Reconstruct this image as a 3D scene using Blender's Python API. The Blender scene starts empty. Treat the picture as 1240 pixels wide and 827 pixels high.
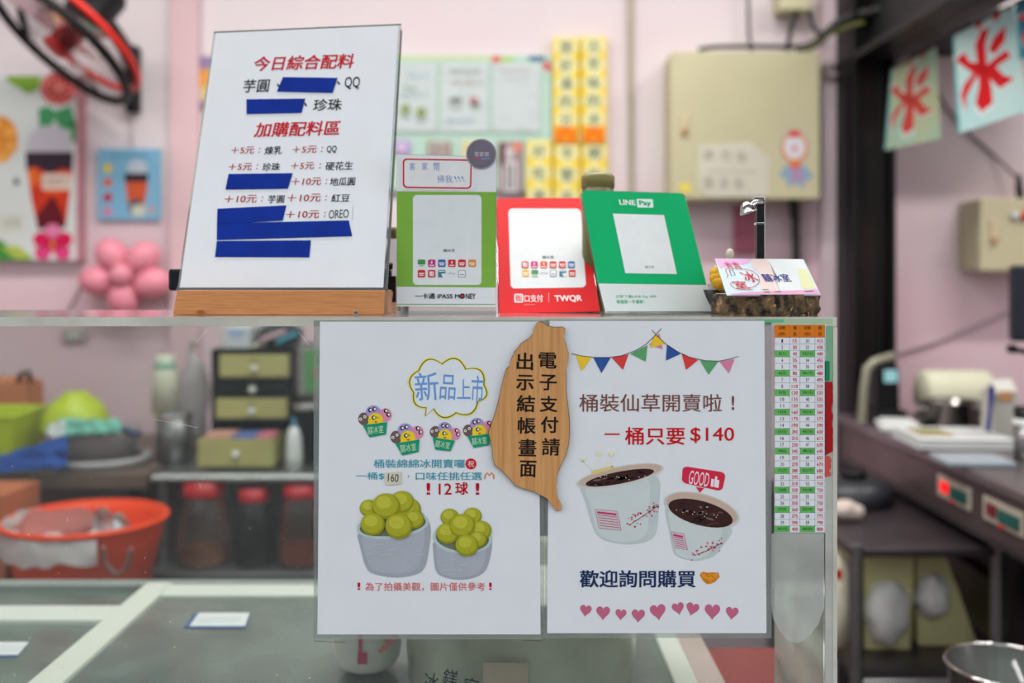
import bpy, bmesh, math, random
from mathutils import Vector, Matrix, noise
from mathutils.geometry import tessellate_polygon
random.seed(7)
S = bpy.context.scene
COL = S.collection
EYE = 1.37
F = 1240 * 35 / 36.0
CX, HY = 620.0, 335.0

# ---------------------------------------------------------------- camera, sky, lights, exposure
cd = bpy.data.cameras.new('camera'); cam = bpy.data.objects.new('camera', cd); COL.objects.link(cam)
cam.location = (0, 0, EYE); cam.rotation_euler = (math.pi / 2, 0, 0)
cd.lens = 35; cd.sensor_width = 36; cd.shift_y = -78.5 / 1240
cd.clip_start = 0.05; cd.clip_end = 60
cd.dof.use_dof = True; cd.dof.focus_distance = 0.945; cd.dof.aperture_fstop = 2.7
S.camera = cam
S.view_settings.view_transform = 'Standard'; S.view_settings.look = 'None'
S.view_settings.exposure = 0.04; S.view_settings.gamma = 1.0
S.view_settings.use_curve_mapping = False
w = bpy.data.worlds.new('overcast_sky'); S.world = w; w.use_nodes = True
bg = w.node_tree.nodes['Background']; bg.inputs[0].default_value = (0.89, 0.94, 1.0, 1); bg.inputs[1].default_value = 1.72
def area(name, loc, size, power, color, rot=(0, 0, 0)):
    l = bpy.data.lights.new(name, 'AREA'); l.shape = 'RECTANGLE'; l.size, l.size_y = size
    l.energy = power; l.color = color
    o = bpy.data.objects.new(name, l); COL.objects.link(o); o.location = loc; o.rotation_euler = rot
    return o
area('tube_or_fill_light', (-0.9, 1.75, 2.78), (1.25, 0.10), 22, (1.0, 0.97, 0.94))
area('tube_or_fill_light', (0.35, 1.75, 2.78), (1.0, 0.10), 18, (1.0, 0.97, 0.94))
area('tube_or_fill_light', (1.55, 1.75, 2.78), (0.8, 0.10), 22, (1.0, 0.97, 0.94))  # fill light added to brighten the wall past the beam
area('tube_or_fill_light', (-0.2, 1.15, 2.78), (1.25, 0.10), 11, (1.0, 0.98, 0.96))  # fill light placed to brighten the freezer top
area('street_fill_light', (0, -0.95, 2.70), (1.6, 0.5), 8, (0.88, 0.95, 1.0))  # unseen fill light added to brighten the front papers

# ---------------------------------------------------------------- colour and materials
def lin(c):
    c = c / 255.0
    return c / 12.92 if c <= 0.04045 else ((c + 0.055) / 1.055) ** 2.4
def rgb(h):
    if isinstance(h, str):
        h = (int(h[0:2], 16), int(h[2:4], 16), int(h[4:6], 16))
    return (lin(h[0]), lin(h[1]), lin(h[2]), 1)
MATS = {}
def M(name, col, rough=0.6, metal=0.0, var=0.08, scale=14.0, bump=0.0, stretch=None, spec=0.5, emit=0.0, col2=None, detail=4):
    if name in MATS: return MATS[name]
    m = bpy.data.materials.new(name); m.use_nodes = True; nt = m.node_tree; b = nt.nodes['Principled BSDF']
    c = rgb(col); b.inputs['Roughness'].default_value = rough; b.inputs['Metallic'].default_value = metal
    b.inputs['Specular IOR Level'].default_value = spec
    tc = nt.nodes.new('ShaderNodeTexCoord'); mp = nt.nodes.new('ShaderNodeMapping'); nz = nt.nodes.new('ShaderNodeTexNoise')
    nt.links.new(tc.outputs['Object'], mp.inputs[0]); nt.links.new(mp.outputs[0], nz.inputs['Vector'])
    if stretch: mp.inputs['Scale'].default_value = stretch
    nz.inputs['Scale'].default_value = scale; nz.inputs['Detail'].default_value = detail
    r = nt.nodes.new('ShaderNodeValToRGB'); nt.links.new(nz.outputs[0], r.inputs[0])
    r.color_ramp.elements[0].position = 0.3; r.color_ramp.elements[1].position = 0.7
    d = rgb(col2) if col2 else tuple(v * (1 - 2 * var) for v in c[:3]) + (1,)
    r.color_ramp.elements[0].color = d; r.color_ramp.elements[1].color = c
    nt.links.new(r.outputs[0], b.inputs['Base Color'])
    if bump:
        bp = nt.nodes.new('ShaderNodeBump'); bp.inputs['Strength'].default_value = bump; bp.inputs['Distance'].default_value = 0.004
        nt.links.new(nz.outputs[0], bp.inputs['Height']); nt.links.new(bp.outputs[0], b.inputs['Normal'])
    if emit:
        b.inputs['Emission Color'].default_value = c; b.inputs['Emission Strength'].default_value = emit
    MATS[name] = m; return m
def ink(col, rough=0.55):
    """flat printing ink"""
    k = 'ink_%02x%02x%02x' % tuple(col)
    if k in MATS: return MATS[k]
    return M(k, col, rough, var=0.03, scale=60, spec=0.15)
def clear(name, tint=(235, 240, 238), haze=0.05, hazecol=(210, 215, 212), rough=0.06, scratch=0.0, fres=1.0):
    """thin clear sheet: see-through + fresnel gloss + a little milky haze, fine scratches"""
    if name in MATS: return MATS[name]
    m = bpy.data.materials.new(name); m.use_nodes = True; nt = m.node_tree; nt.nodes.clear()
    out = nt.nodes.new('ShaderNodeOutputMaterial'); tr = nt.nodes.new('ShaderNodeBsdfTransparent'); tr.inputs[0].default_value = rgb(tint)
    df = nt.nodes.new('ShaderNodeBsdfDiffuse'); df.inputs[0].default_value = rgb(hazecol)
    gl = nt.nodes.new('ShaderNodeBsdfGlossy'); gl.inputs['Roughness'].default_value = rough; gl.inputs[0].default_value = (fres, fres, fres, 1)
    m1 = nt.nodes.new('ShaderNodeMixShader'); m2 = nt.nodes.new('ShaderNodeMixShader'); fr = nt.nodes.new('ShaderNodeFresnel'); fr.inputs[0].default_value = 1.45
    tc = nt.nodes.new('ShaderNodeTexCoord'); nz = nt.nodes.new('ShaderNodeTexNoise'); nz.inputs['Scale'].default_value = 9; nz.inputs['Detail'].default_value = 5
    nt.links.new(tc.outputs['Object'], nz.inputs['Vector'])
    mr = nt.nodes.new('ShaderNodeMapRange'); mr.inputs['From Min'].default_value = 0.3; mr.inputs['From Max'].default_value = 0.7
    mr.inputs['To Min'].default_value = haze * 0.6; mr.inputs['To Max'].default_value = min(1, haze * 1.4)
    nt.links.new(nz.outputs[0], mr.inputs['Value'])
    fac = mr.outputs[0]
    if scratch:
        vo = nt.nodes.new('ShaderNodeTexVoronoi'); vo.inputs['Scale'].default_value = 90; nt.links.new(tc.outputs['Object'], vo.inputs['Vector'])
        lt = nt.nodes.new('ShaderNodeMath'); lt.operation = 'LESS_THAN'; lt.inputs[1].default_value = 0.055; nt.links.new(vo.outputs['Distance'], lt.inputs[0])
        ml = nt.nodes.new('ShaderNodeMath'); ml.operation = 'MULTIPLY_ADD'; ml.inputs[1].default_value = scratch; nt.links.new(lt.outputs[0], ml.inputs[0]); nt.links.new(fac, ml.inputs[2])
        fac = ml.outputs[0]
    nt.links.new(fac, m1.inputs[0]); nt.links.new(tr.outputs[0], m1.inputs[1]); nt.links.new(df.outputs[0], m1.inputs[2])
    nt.links.new(fr.outputs[0], m2.inputs[0]); nt.links.new(m1.outputs[0], m2.inputs[1]); nt.links.new(gl.outputs[0], m2.inputs[2])
    nt.links.new(m2.outputs[0], out.inputs[0]); MATS[name] = m; return m

def wall_material():
    m = bpy.data.materials.new('pink_wall_paint'); m.use_nodes = True; nt = m.node_tree; b = nt.nodes['Principled BSDF']
    b.inputs['Roughness'].default_value = 0.75; b.inputs['Specular IOR Level'].default_value = 0.2
    tc = nt.nodes.new('ShaderNodeTexCoord')
    n1 = nt.nodes.new('ShaderNodeTexNoise'); n1.inputs['Scale'].default_value = 1.6; n1.inputs['Detail'].default_value = 5
    n2 = nt.nodes.new('ShaderNodeTexNoise'); n2.inputs['Scale'].default_value = 40; n2.inputs['Detail'].default_value = 3
    nt.links.new(tc.outputs['Object'], n1.inputs['Vector']); nt.links.new(tc.outputs['Object'], n2.inputs['Vector'])
    sp = nt.nodes.new('ShaderNodeSeparateXYZ'); nt.links.new(tc.outputs['Object'], sp.inputs[0])
    mr = nt.nodes.new('ShaderNodeMapRange'); mr.inputs['From Min'].default_value = 1.72; mr.inputs['From Max'].default_value = 1.30   # pinker towards the bottom of the wall
    nt.links.new(sp.outputs['Z'], mr.inputs['Value'])
    ad = nt.nodes.new('ShaderNodeMath'); ad.operation = 'MULTIPLY_ADD'; ad.inputs[1].default_value = 1.1; ad.inputs[2].default_value = -0.55
    nt.links.new(n1.outputs[0], ad.inputs[0])
    a2 = nt.nodes.new('ShaderNodeMath'); a2.operation = 'ADD'; a2.use_clamp = True; nt.links.new(ad.outputs[0], a2.inputs[0])
    hf = nt.nodes.new('ShaderNodeMath'); hf.operation = 'MULTIPLY'; hf.inputs[1].default_value = 0.55; nt.links.new(mr.outputs[0], hf.inputs[0])
    nt.links.new(hf.outputs[0], a2.inputs[1])
    mx = nt.nodes.new('ShaderNodeMix'); mx.data_type = 'RGBA'
    mx.inputs[6].default_value = rgb((222, 213, 215)); mx.inputs[7].default_value = rgb((220, 170, 183))
    nt.links.new(a2.outputs[0], mx.inputs[0]); nt.links.new(mx.outputs[2], b.inputs['Base Color'])
    bp = nt.nodes.new('ShaderNodeBump'); bp.inputs['Strength'].default_value = 0.15; nt.links.new(n2.outputs[0], bp.inputs['Height']); nt.links.new(bp.outputs[0], b.inputs['Normal'])
    return m
WALL = wall_material()
PAPER = M('white_paper', (227, 229, 231), 0.55, var=0.015, scale=30, spec=0.3)
STEEL = M('brushed_steel', (150, 150, 150), 0.38, 0.85, var=0.15, scale=12, bump=0.05)
DSTEEL = M('dull_steel', (105, 100, 102), 0.42, 0.8, var=0.2, scale=7, bump=0.08)
CHROME = M('polished_chrome', (215, 215, 212), 0.12, 1.0, var=0.05)
BLACK = M('black_plastic', (11, 12, 14), 0.42, var=0.15, spec=.28)
DARKPAINT = M('dark_brown_steel_paint', (30, 21, 18), 0.6, var=0.25, scale=5, bump=0.1, col2=(8, 7, 7), spec=.15)
WHITE = M('white_plastic', (215, 218, 214), 0.45, var=0.04)
KHAKI = M('khaki_enamel', (196, 190, 154), 0.5, var=0.05, scale=4)
ACRYL = clear('clear_acrylic', haze=0.035, scratch=0.10)
ACRYL2 = clear('clear_card_holder', haze=0.10, hazecol=(215, 222, 218), rough=0.04)
EDGE = clear('milky_acrylic_edge', tint=(232, 236, 228), haze=0.66, hazecol=(222, 220, 206), rough=0.2)
FILM = clear('clear_plastic_film', haze=0.22, hazecol=(205, 208, 205), rough=0.12)
GLASS = clear('thin_glass', tint=(222, 228, 228), haze=0.02)

# ---------------------------------------------------------------- mesh helpers
def W(px, py, d):
    return Vector(((px - CX) / F * d, d, EYE - (py - HY) / F * d))
def xat(px, d): return (px - CX) / F * d
def zat(py, d): return EYE - (py - HY) / F * d
class MB:
    def __init__(s): s.v = []; s.f = []; s.m = []; s.sm = []; s.mats = []
    def mi(s, mat):
        if mat not in s.mats: s.mats.append(mat)
        return s.mats.index(mat)
    def add(s, vs, fs, mat, smooth=False):
        b = len(s.v); s.v += [Vector(v) for v in vs]; k = s.mi(mat)
        for f in fs: s.f.append([b + i for i in f]); s.m.append(k); s.sm.append(smooth)
        return s
    def box(s, c, d, mat, R=None):
        c = Vector(c); vs = []
        for x in (-.5, .5):
            for y in (-.5, .5):
                for z in (-.5, .5):
                    p = Vector((x * d[0], y * d[1], z * d[2]))
                    vs.append(c + (R @ p if R else p))
        return s.add(vs, [(0, 1, 3, 2), (4, 6, 7, 5), (0, 4, 5, 1), (2, 3, 7, 6), (0, 2, 6, 4), (1, 5, 7, 3)], mat)
    def bb(s, x0, x1, y0, y1, z0, z1, mat):
        return s.box(((x0 + x1) / 2, (y0 + y1) / 2, (z0 + z1) / 2), (abs(x1 - x0), abs(y1 - y0), abs(z1 - z0)), mat)
    def slab(s, px0, py0, px1, py1, d, th, mat):
        """upright slab whose front face stands at distance d"""
        return s.bb(xat(px0, d), xat(px1, d), d, d + th, zat(py1, d), zat(py0, d), mat)
    def tube(s, pts, r, mat, n=10, closed=False):
        pts = [Vector(p) for p in pts]; k = len(pts); rs = r if isinstance(r, (list, tuple)) else [r] * k
        vs = []; up = None
        for i, p in enumerate(pts):
            a = pts[(i - 1) % k] if (closed or i > 0) else p; b = pts[(i + 1) % k] if (closed or i < k - 1) else p
            t = (b - a).normalized()
            if up is None: up = t.orthogonal().normalized()
            up = (up - t * up.dot(t)).normalized(); sd = t.cross(up)
            for j in range(n):
                an = 2 * math.pi * j / n; vs.append(p + (up * math.cos(an) + sd * math.sin(an)) * rs[i])
        fs = []
        for i in range(k if closed else k - 1):
            for j in range(n):
                a = i * n + j; b = i * n + (j + 1) % n; c = ((i + 1) % k) * n + (j + 1) % n; e = ((i + 1) % k) * n + j
                fs.append((a, b, c, e))
        s.add(vs, fs, mat, True)
        if not closed: s.add(vs[:n], [tuple(range(n))[::-1]], mat); s.add(vs[-n:], [tuple(range(n))], mat)
        return s
    def lathe(s, prof, c, mat, n=32, R=None, jit=None):
        c = Vector(c); vs = []
        for i, (r, z) in enumerate(prof):
            for j in range(n):
                a = 2 * math.pi * j / n; rr = r * (1 + (jit(a, z) if jit else 0)); p = Vector((rr * math.cos(a), rr * math.sin(a), z))
                vs.append(c + (R @ p if R else p))
        fs = []
        for i in range(len(prof) - 1):
            for j in range(n): fs.append((i * n + j, i * n + (j + 1) % n, (i + 1) * n + (j + 1) % n, (i + 1) * n + j))
        return s.add(vs, fs, mat, True)
    def ball(s, c, r, mat, n=24, R=None, noisy=0.0):
        r = r if hasattr(r, '__len__') else (r, r, r); c = Vector(c); vs = []; m = n // 2
        for i in range(m + 1):
            t = math.pi * i / m
            for j in range(n):
                a = 2 * math.pi * j / n; p = Vector((math.sin(t) * math.cos(a) * r[0], math.sin(t) * math.sin(a) * r[1], math.cos(t) * r[2]))
                if noisy: p *= 1 + noisy * noise.noise(p.normalized() * 2.2 + c * 5)
                vs.append(c + (R @ p if R else p))
        fs = [(i * n + j, (i + 1) * n + j, (i + 1) * n + (j + 1) % n, i * n + (j + 1) % n) for i in range(m) for j in range(n)]
        return s.add(vs, fs, mat, True)
    def prism(s, poly, sh, h0, h1, mat):
        """polygon in sheet coordinates extruded from height h0 to h1"""
        n = len(poly); lo = [sh.w(u, v, h0) for u, v in poly]; hi = [sh.w(u, v, h1) for u, v in poly]
        tri = tessellate_polygon([[Vector((u, v, 0)) for u, v in poly]])
        fs = []
        for t in tri:
            a, b, c = t; A, B, C_ = poly[a], poly[b], poly[c]
            if (B[0] - A[0]) * (C_[1] - A[1]) - (B[1] - A[1]) * (C_[0] - A[0]) < 0: a, c = c, a
            fs.append((n + a, n + b, n + c)); fs.append((c, b, a))
        area2 = sum(poly[i][0] * poly[(i + 1) % n][1] - poly[(i + 1) % n][0] * poly[i][1] for i in range(n))
        for i in range(n):
            j = (i + 1) % n; fs.append((i, j, n + j, n + i) if area2 > 0 else (j, i, n + i, n + j))
        return s.add(lo + hi, fs, mat)
    def build(s, name, parent=None, bevel=0, sub=0, label=None):
        me = bpy.data.meshes.new(name); off = Vector((0, 0, 0)); p = parent
        while p is not None: off += p.location; p = p.parent
        me.from_pydata([v - off for v in s.v], [], s.f); me.update()
        for m in s.mats: me.materials.append(m)
        me.polygons.foreach_set('material_index', s.m); me.polygons.foreach_set('use_smooth', s.sm)
        o = bpy.data.objects.new(name, me); COL.objects.link(o); o.parent = parent
        if bevel:
            b = o.modifiers.new('bevel', 'BEVEL'); b.width = bevel; b.segments = 2; b.limit_method = 'ANGLE'
        if label: o['label'] = label
        return o
def thing(name, label, cat, loc=(0, 0, 0), group=None):
    o = bpy.data.objects.new(name, None); COL.objects.link(o); o.location = loc; o.empty_display_size = 0.02
    o['label'] = label; o['category'] = cat
    if group: o['group'] = group
    return o
def tag(o, label, cat, group=None):
    o['label'] = label; o['category'] = cat
    if group: o['group'] = group
    return o
def struct(o): o['kind'] = 'structure'; return o

# ---------------------------------------------------------------- flat sheets and their printing
class Sheet:
    def __init__(s, o, u, v): s.o = Vector(o); s.u = Vector(u).normalized(); s.v = Vector(v).normalized(); s.n = s.u.cross(s.v).normalized()
    def uv(s, px, py):
        d = Vector(((px - CX) / F, 1, -(py - HY) / F)); C = Vector((0, 0, EYE)); t = s.n.dot(s.o - C) / s.n.dot(d); P = C + d * t - s.o
        return (P.dot(s.u), P.dot(s.v))
    def w(s, u, v, h=0): return s.o + s.u * u + s.v * v + s.n * h
def front(px, py, d): return Sheet(W(px, py, d), (1, 0, 0), (0, 0, 1))
def tilted(X, Y, Z, yaw, tilt, roll):
    M3 = Matrix.Rotation(math.radians(yaw), 3, 'Z') @ Matrix.Rotation(-math.radians(tilt), 3, 'X') @ Matrix.Rotation(-math.radians(roll), 3, 'Y')
    return Sheet((X, Y, Z), M3.col[0], M3.col[2])
LAY = 0.00010
TC = bpy.data.curves.new('glyphs', 'FONT'); TO = bpy.data.objects.new('glyphs', TC); COL.objects.link(TO)
TCACHE = {}
def glyphs(body, bold):
    k = body
    if k not in TCACHE:
        TC.body = body; TC.resolution_u = 3
        bpy.context.view_layer.update()
        me = bpy.data.meshes.new_from_object(TO.evaluated_get(bpy.context.evaluated_depsgraph_get()))
        vs = [(v.co.x, v.co.y) for v in me.vertices]; fs = [tuple(p.vertices) for p in me.polygons]; bpy.data.meshes.remove(me)
        xs = [a for a, b in vs]; ys = [b for a, b in vs]; x0, x1, y0, y1 = min(xs), max(xs), min(ys), max(ys)
        TCACHE[k] = ([((a - x0) / (x1 - x0) - .5, (b - y0) / max(1e-6, y1 - y0) - .5) for a, b in vs], fs, x1 - x0, y1 - y0)
    return TCACHE[k]
class Print(MB):
    """flat printing on one sheet; coordinates are read off in picture pixels and laid into the sheet's own plane"""
    def __init__(s, sh, base=0.0004): super().__init__(); s.sh = sh; s.base = base
    def h(s, lay): return s.base + lay * LAY
    def uvpoly(s, uv, mat, lay=0):
        tri = tessellate_polygon([[Vector((a, b, 0)) for a, b in uv]]); fs = []
        for a, b, c in tri:
            A, B, C_ = uv[a], uv[b], uv[c]
            fs.append((a, b, c) if (B[0] - A[0]) * (C_[1] - A[1]) - (B[1] - A[1]) * (C_[0] - A[0]) > 0 else (c, b, a))
        return s.add([s.sh.w(a, b, s.h(lay)) for a, b in uv], fs, mat)
    def poly(s, pts, col, lay=0): return s.uvpoly([s.sh.uv(*p) for p in pts], ink(col) if isinstance(col, tuple) else col, lay)
    def rect(s, x0, y0, x1, y1, col, lay=0): return s.poly([(x0, y0), (x1, y0), (x1, y1), (x0, y1)], col, lay)
    def rrect(s, x0, y0, x1, y1, r, col, lay=0, quad=None): return s.poly(rr(x0, y0, x1, y1, r, quad), col, lay)
    def ell(s, cx, cy, rx, ry, col, lay=0, rot=0, n=28, a0=0, a1=360):
        c, q = math.cos(math.radians(rot)), math.sin(math.radians(rot)); pts = []
        full = abs(a1 - a0) >= 360
        for i in range(n if full else n + 1):
            t = math.radians(a0 + (a1 - a0) * i / n); x, y = rx * math.cos(t), ry * math.sin(t); pts.append((cx + x * c - y * q, cy + x * q + y * c))
        return s.poly(pts, col, lay)
    def stroke(s, pts, wd, col, lay=0, closed=False):
        uv = [Vector(s.sh.uv(*p)) for p in pts]; k = len(uv); a = Vector(s.sh.uv(pts[0][0], pts[0][1])); b = Vector(s.sh.uv(pts[0][0] + 10, pts[0][1]))
        hw = (b - a).length / 10 * wd / 2; vs = []
        for i in range(k):
            p = uv[(i - 1) % k] if closed or i > 0 else uv[i]; q = uv[(i + 1) % k] if closed or i < k - 1 else uv[i]
            t = (q - p).normalized(); n = Vector((-t.y, t.x)) * hw
            vs += [s.sh.w(*(uv[i] + n), s.h(lay)), s.sh.w(*(uv[i] - n), s.h(lay))]
        fs = [(2 * i, 2 * i + 1, (2 * i + 3) % (2 * k), (2 * i + 2) % (2 * k)) for i in range(k if closed else k - 1)]
        return s.add(vs, fs, ink(col))
    def text(s, body, x0, y0, x1, y1, col, lay=1, rot=0, bold=0.0, shear=0.0):
        vs, fs, ew, eh = glyphs(body, bold); yc = (y0 + y1) / 2; xc = (x0 + x1) / 2
        A = Vector(s.sh.uv(x0, yc)); B = Vector(s.sh.uv(x1, yc)); T = Vector(s.sh.uv(xc, y0)); Bo = Vector(s.sh.uv(xc, y1)); C = Vector(s.sh.uv(xc, yc))
        wd = (B - A).length; ht = abs(T.y - Bo.y); c, q = math.cos(math.radians(-rot)), math.sin(math.radians(-rot))
        e = min(max(0, bold), .25 * ew); sx, sy = (1 - 2 * e / ew), (1 - 2 * e / max(eh, .2)); dx, dy = e / ew * wd, e / max(eh, .2) * ht     # heavier weights are overprinted with small shifts
        for ox, oy in (((-1, -.7), (1, -.7), (-1, .7), (1, .7), (0, 0)) if e > .004 else ((0, 0),)):
            out = []
            for a, b in vs:
                x = a * wd * sx + shear * b * ht + ox * dx; y = b * ht * sy + oy * dy; out.append(s.sh.w(C.x + x * c - y * q, C.y + x * q + y * c, s.h(lay) + (ox + oy * .5) * 2e-6))
            s.add(out, fs, ink(col))
        return s
def rr(x0, y0, x1, y1, r, quad=None, n=5):
    pts = []
    for (cx, cy, a) in ((x1 - r, y0 + r, -90), (x1 - r, y1 - r, 0), (x0 + r, y1 - r, 90), (x0 + r, y0 + r, 180)):
        for i in range(n + 1):
            t = math.radians(a + 90 * i / n); pts.append((cx + r * math.cos(t), cy + r * math.sin(t)))
    if quad:  # remap the unit box to four corners tl,tr,br,bl
        o = []
        for x, y in pts:
            u = (x - x0) / (x1 - x0); v = (y - y0) / (y1 - y0)
            o.append(tuple((1 - v) * ((1 - u) * quad[0][k] + u * quad[1][k]) + v * ((1 - u) * quad[3][k] + u * quad[2][k]) for k in (0, 1)))
        return o
    return pts
def chaikin(pts, k=2):
    for _ in range(k):
        o = []
        for i in range(len(pts)):
            a, b = pts[i], pts[(i + 1) % len(pts)]; o += [(a[0] * .75 + b[0] * .25, a[1] * .75 + b[1] * .25), (a[0] * .25 + b[0] * .75, a[1] * .25 + b[1] * .75)]
        pts = o
    return pts
def pxprism(mb, sh, pts, h0, h1, mat): return mb.prism([sh.uv(*p) for p in pts], sh, h0, h1, mat)
def uvc(sc, ox, oy): return lambda x, y: (x / sc + ox, y / sc + oy)     # crop pixel -> picture pixel

# ================================================================ SETTING
XL, XR, YB, ZC = -2.3, 2.1, 2.9, 2.85
struct(MB().bb(XL - 3, XR + 3, -6.0, YB + .1, -0.05, 0, M('grey_floor_tile', (92, 90, 86), 0.4, var=.1, scale=3)).build('floor'))
struct(MB().bb(XL - .1, XR + .1, YB, YB + .1, 0, ZC, WALL).build('wall_back'))
struct(MB().bb(XL - .1, XL, 0.3, YB, 0, ZC, WALL).build('wall_left'))
struct(MB().bb(XR, XR + .1, 0.3, YB, 0, ZC, WALL).build('wall_right'))
struct(MB().bb(XL - .1, XR + .1, -0.1, YB + .1, ZC, ZC + .1, M('ceiling_paint', (205, 203, 200), 0.8, var=.03)).build('ceiling'))
struct(MB().bb(xat(206, 2.87), xat(240, 2.87), 2.87, YB, 0, ZC, M('pilaster_pink_paint', (220, 188, 192), 0.7, var=.05, scale=3)).build('trim_1'))
struct(MB().bb(xat(996, 2.85), xat(1031, 2.85), 2.85, YB, 0, ZC, M('pilaster_pale_paint', (226, 205, 212), 0.7, var=.08, scale=3)).build('trim_2'))
struct(MB().bb(-6, 6, -6.3, -6, 0, 2.6, M('grey_facade_across_the_street', (74, 74, 76), .8, var=.2, scale=2)).build('wall_street'))
struct(MB().bb(-1.2, 1.2, -1.25, -.65, ZC - .10, ZC, WHITE).build('fill_light_soffit'))  # soffit added to carry the street-side fill light
for x, y in ((-0.9, 1.75), (0.35, 1.75), (-0.2, 1.15), (1.55, 1.75)):  # fixtures for the room tubes and for the added fill lights
    t = thing('ceiling_or_fill_light', {-0.9: 'white tube light on the ceiling over the workbench', 0.35: 'white tube light on the ceiling beside the steel beam', 1.55: 'white tube light added over the cooking counter to brighten the wall', -0.2: 'white tube light added on the ceiling to brighten the freezer'}[x], 'light', (x, y, ZC))
    lw = {-.9: .64, .35: .5, -.2: .64, 1.55: .42}[x]
    MB().bb(x - lw, x + lw, y - .06, y + .06, ZC - .05, ZC, WHITE).build('housing', t, bevel=.004)
    MB().tube([(x - lw + .03, y, ZC - .06), (x + lw - .03, y, ZC - .06)], .008, WHITE).build('tube', t)
# steel post and the beam that runs towards the street
m = MB(); d = 2.72
for a, b, c0, c1 in ((1029, 1080, 0, .012), (1029, 1080, .10, .112)): m.bb(xat(a, d), xat(b, d), d + c0, d + c1, 0, 2.3, DARKPAINT)
m.bb(xat(1064, d), xat(1068, d), d - .004, d + .11, 0, 2.3, BLACK); m.bb(xat(1029, d), xat(1034, d), d - .03, d + .11, 0, 2.3, BLACK); m.bb(xat(1075, d), xat(1080, d), d - .03, d + .11, 0, 2.3, BLACK)
struct(m.build('steel_post'))
m = MB(); x0, x1 = xat(1029, d), 1.055; zb = EYE + .585
m.bb(x0, x1, .6, YB - .05, zb, zb + .02, BLACK); m.bb(x0, x1, .6, YB - .05, zb + .26, zb + .28, BLACK); m.bb((x0 + x1) / 2 - .008, (x0 + x1) / 2 + .008, .6, YB - .05, zb, zb + .27, M('grey_beam_web', (30, 30, 33), .6, var=.2, scale=4))
struct(m.build('steel_beam'))
m = MB().bb(1.06, 1.5, 2.5, YB - .02, zb + .05, zb + .09, M('dark_shade_board', (38, 36, 42), .7)); struct(m.build('ceiling_shade_board'))  # dark board in place of the shadow under the ceiling

# ================================================================ ACRYLIC SCREEN with shelf
ZS = EYE - 0.0378                      # top of the shelf
YP = 0.930                             # front face of the screen
sx0, sx1 = -0.80, xat(1013, YP)
scr = thing('acrylic_screen', 'clear acrylic counter screen with a shelf on top, standing on the freezer rim', 'screen', (-0.2, YP, .90))
MB().bb(sx0, sx1 - .011, YP + .0005, YP + .0045, .90, ZS - .0085, ACRYL).build('front_panel', scr)
MB().bb(sx0, sx1, YP + .004, YP + .200, ZS - .0085, ZS, clear('clear_shelf_acrylic', haze=0.28, hazecol=(214, 205, 206), rough=.08)).build('shelf', scr)
MB().bb(sx1 - .0105, sx1, YP, YP + .18, .90, ZS - .009, clear('side_acrylic', haze=0.55, hazecol=(226, 226, 214), rough=.08)).build('side_panel', scr)
MB().bb(sx0, sx1, YP - .0005, YP + .0035, ZS - .0085, ZS - .0002, EDGE).build('shelf_edge', scr, label='milky polished front edge of the shelf')
MB().bb(sx1 - .0035, sx1 + .0003, YP - .001, YP + .003, .90, ZS - .0095, EDGE).build('side_edge', scr)
fsh = front(620, 500, YP - .0004)
m = Print(fsh, 0.0003)
TG, TG2, TR_ = (128, 172, 138), (24, 132, 84), (166, 24, 28)
m.rect(925, 386, 1008, 392.5, (172, 196, 160), 0); m.rect(917, 386.5, 949, 390.5, (110, 180, 140), 1)
pts = [(998.5, 395), (1008, 394), (1009, 436), (1008, 462), (998.5, 462)]; m.poly(pts, TG, 0)
m.rect(998.5, 437, 1004.5, 461, TG2, 1)
random.seed(3)
pts = [(998.5, 462)] + [(1008.5 + random.uniform(-1.6, 1.2), 462 + i * 6) for i in range(15)] + [(998.5, 552)]; m.poly(pts, TR_, 1)
pts = [(998.5, 552)] + [(1006 + random.uniform(-2.5, 1.2), 552 + i * 3) for i in range(9)] + [(998.5, 578)]; m.poly(pts, (205, 80, 70), 2)
m.build('tape_strip', scr, label='worn green and red tape along the screen corner')
m = Print(fsh, 0.0002); m.poly([(934, 646), (998, 646), (998, 735), (991, 756), (978, 772), (966, 779), (955, 776), (944, 764), (936, 748), (934, 735)], clear('frosted_film', haze=.5, hazecol=(205, 206, 200), rough=.25), 0)
m.build('frosted_film', scr, label='pale frosted film with a rounded lower end')
for i, (a, b) in enumerate((((346, 738), (402, 772)),)):
    m = Print(fsh, 0.0002); m.poly([(346, 741), (360, 735), (371, 745), (382, 757), (382, 773), (356, 760)], FILM, 0)
    m.build('clear_tape', scr)
m = Print(fsh, .0002)
random.seed(11)
for (a, b, c, e) in ((654, 735, 657, 775), (380, 776, 419, 778), (632, 775, 655, 776), (662, 745, 676, 770)):
    m.stroke([(a, b), ((a + c) / 2 + 1, (b + e) / 2), (c, e)], .8, (120, 100, 92), 0)
for (a, b, c, e) in ((186, 508, 240, 518), (352, 572, 362, 566), (238, 415, 252, 398), (361, 402, 374, 418)): m.stroke([(a, b), ((a + c) / 2, (b + e) / 2 - .8), (c, e)], .5, (200, 200, 196), 0)
for _ in range(60):
    a, b = random.uniform(2, 376), random.uniform(560, 822); r = random.uniform(.35, .8); m.ell(a, b, r, r, (212, 210, 200), 0, n=6)
o = m.build('dust_specks', scr); o['kind'] = 'stuff'

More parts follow.
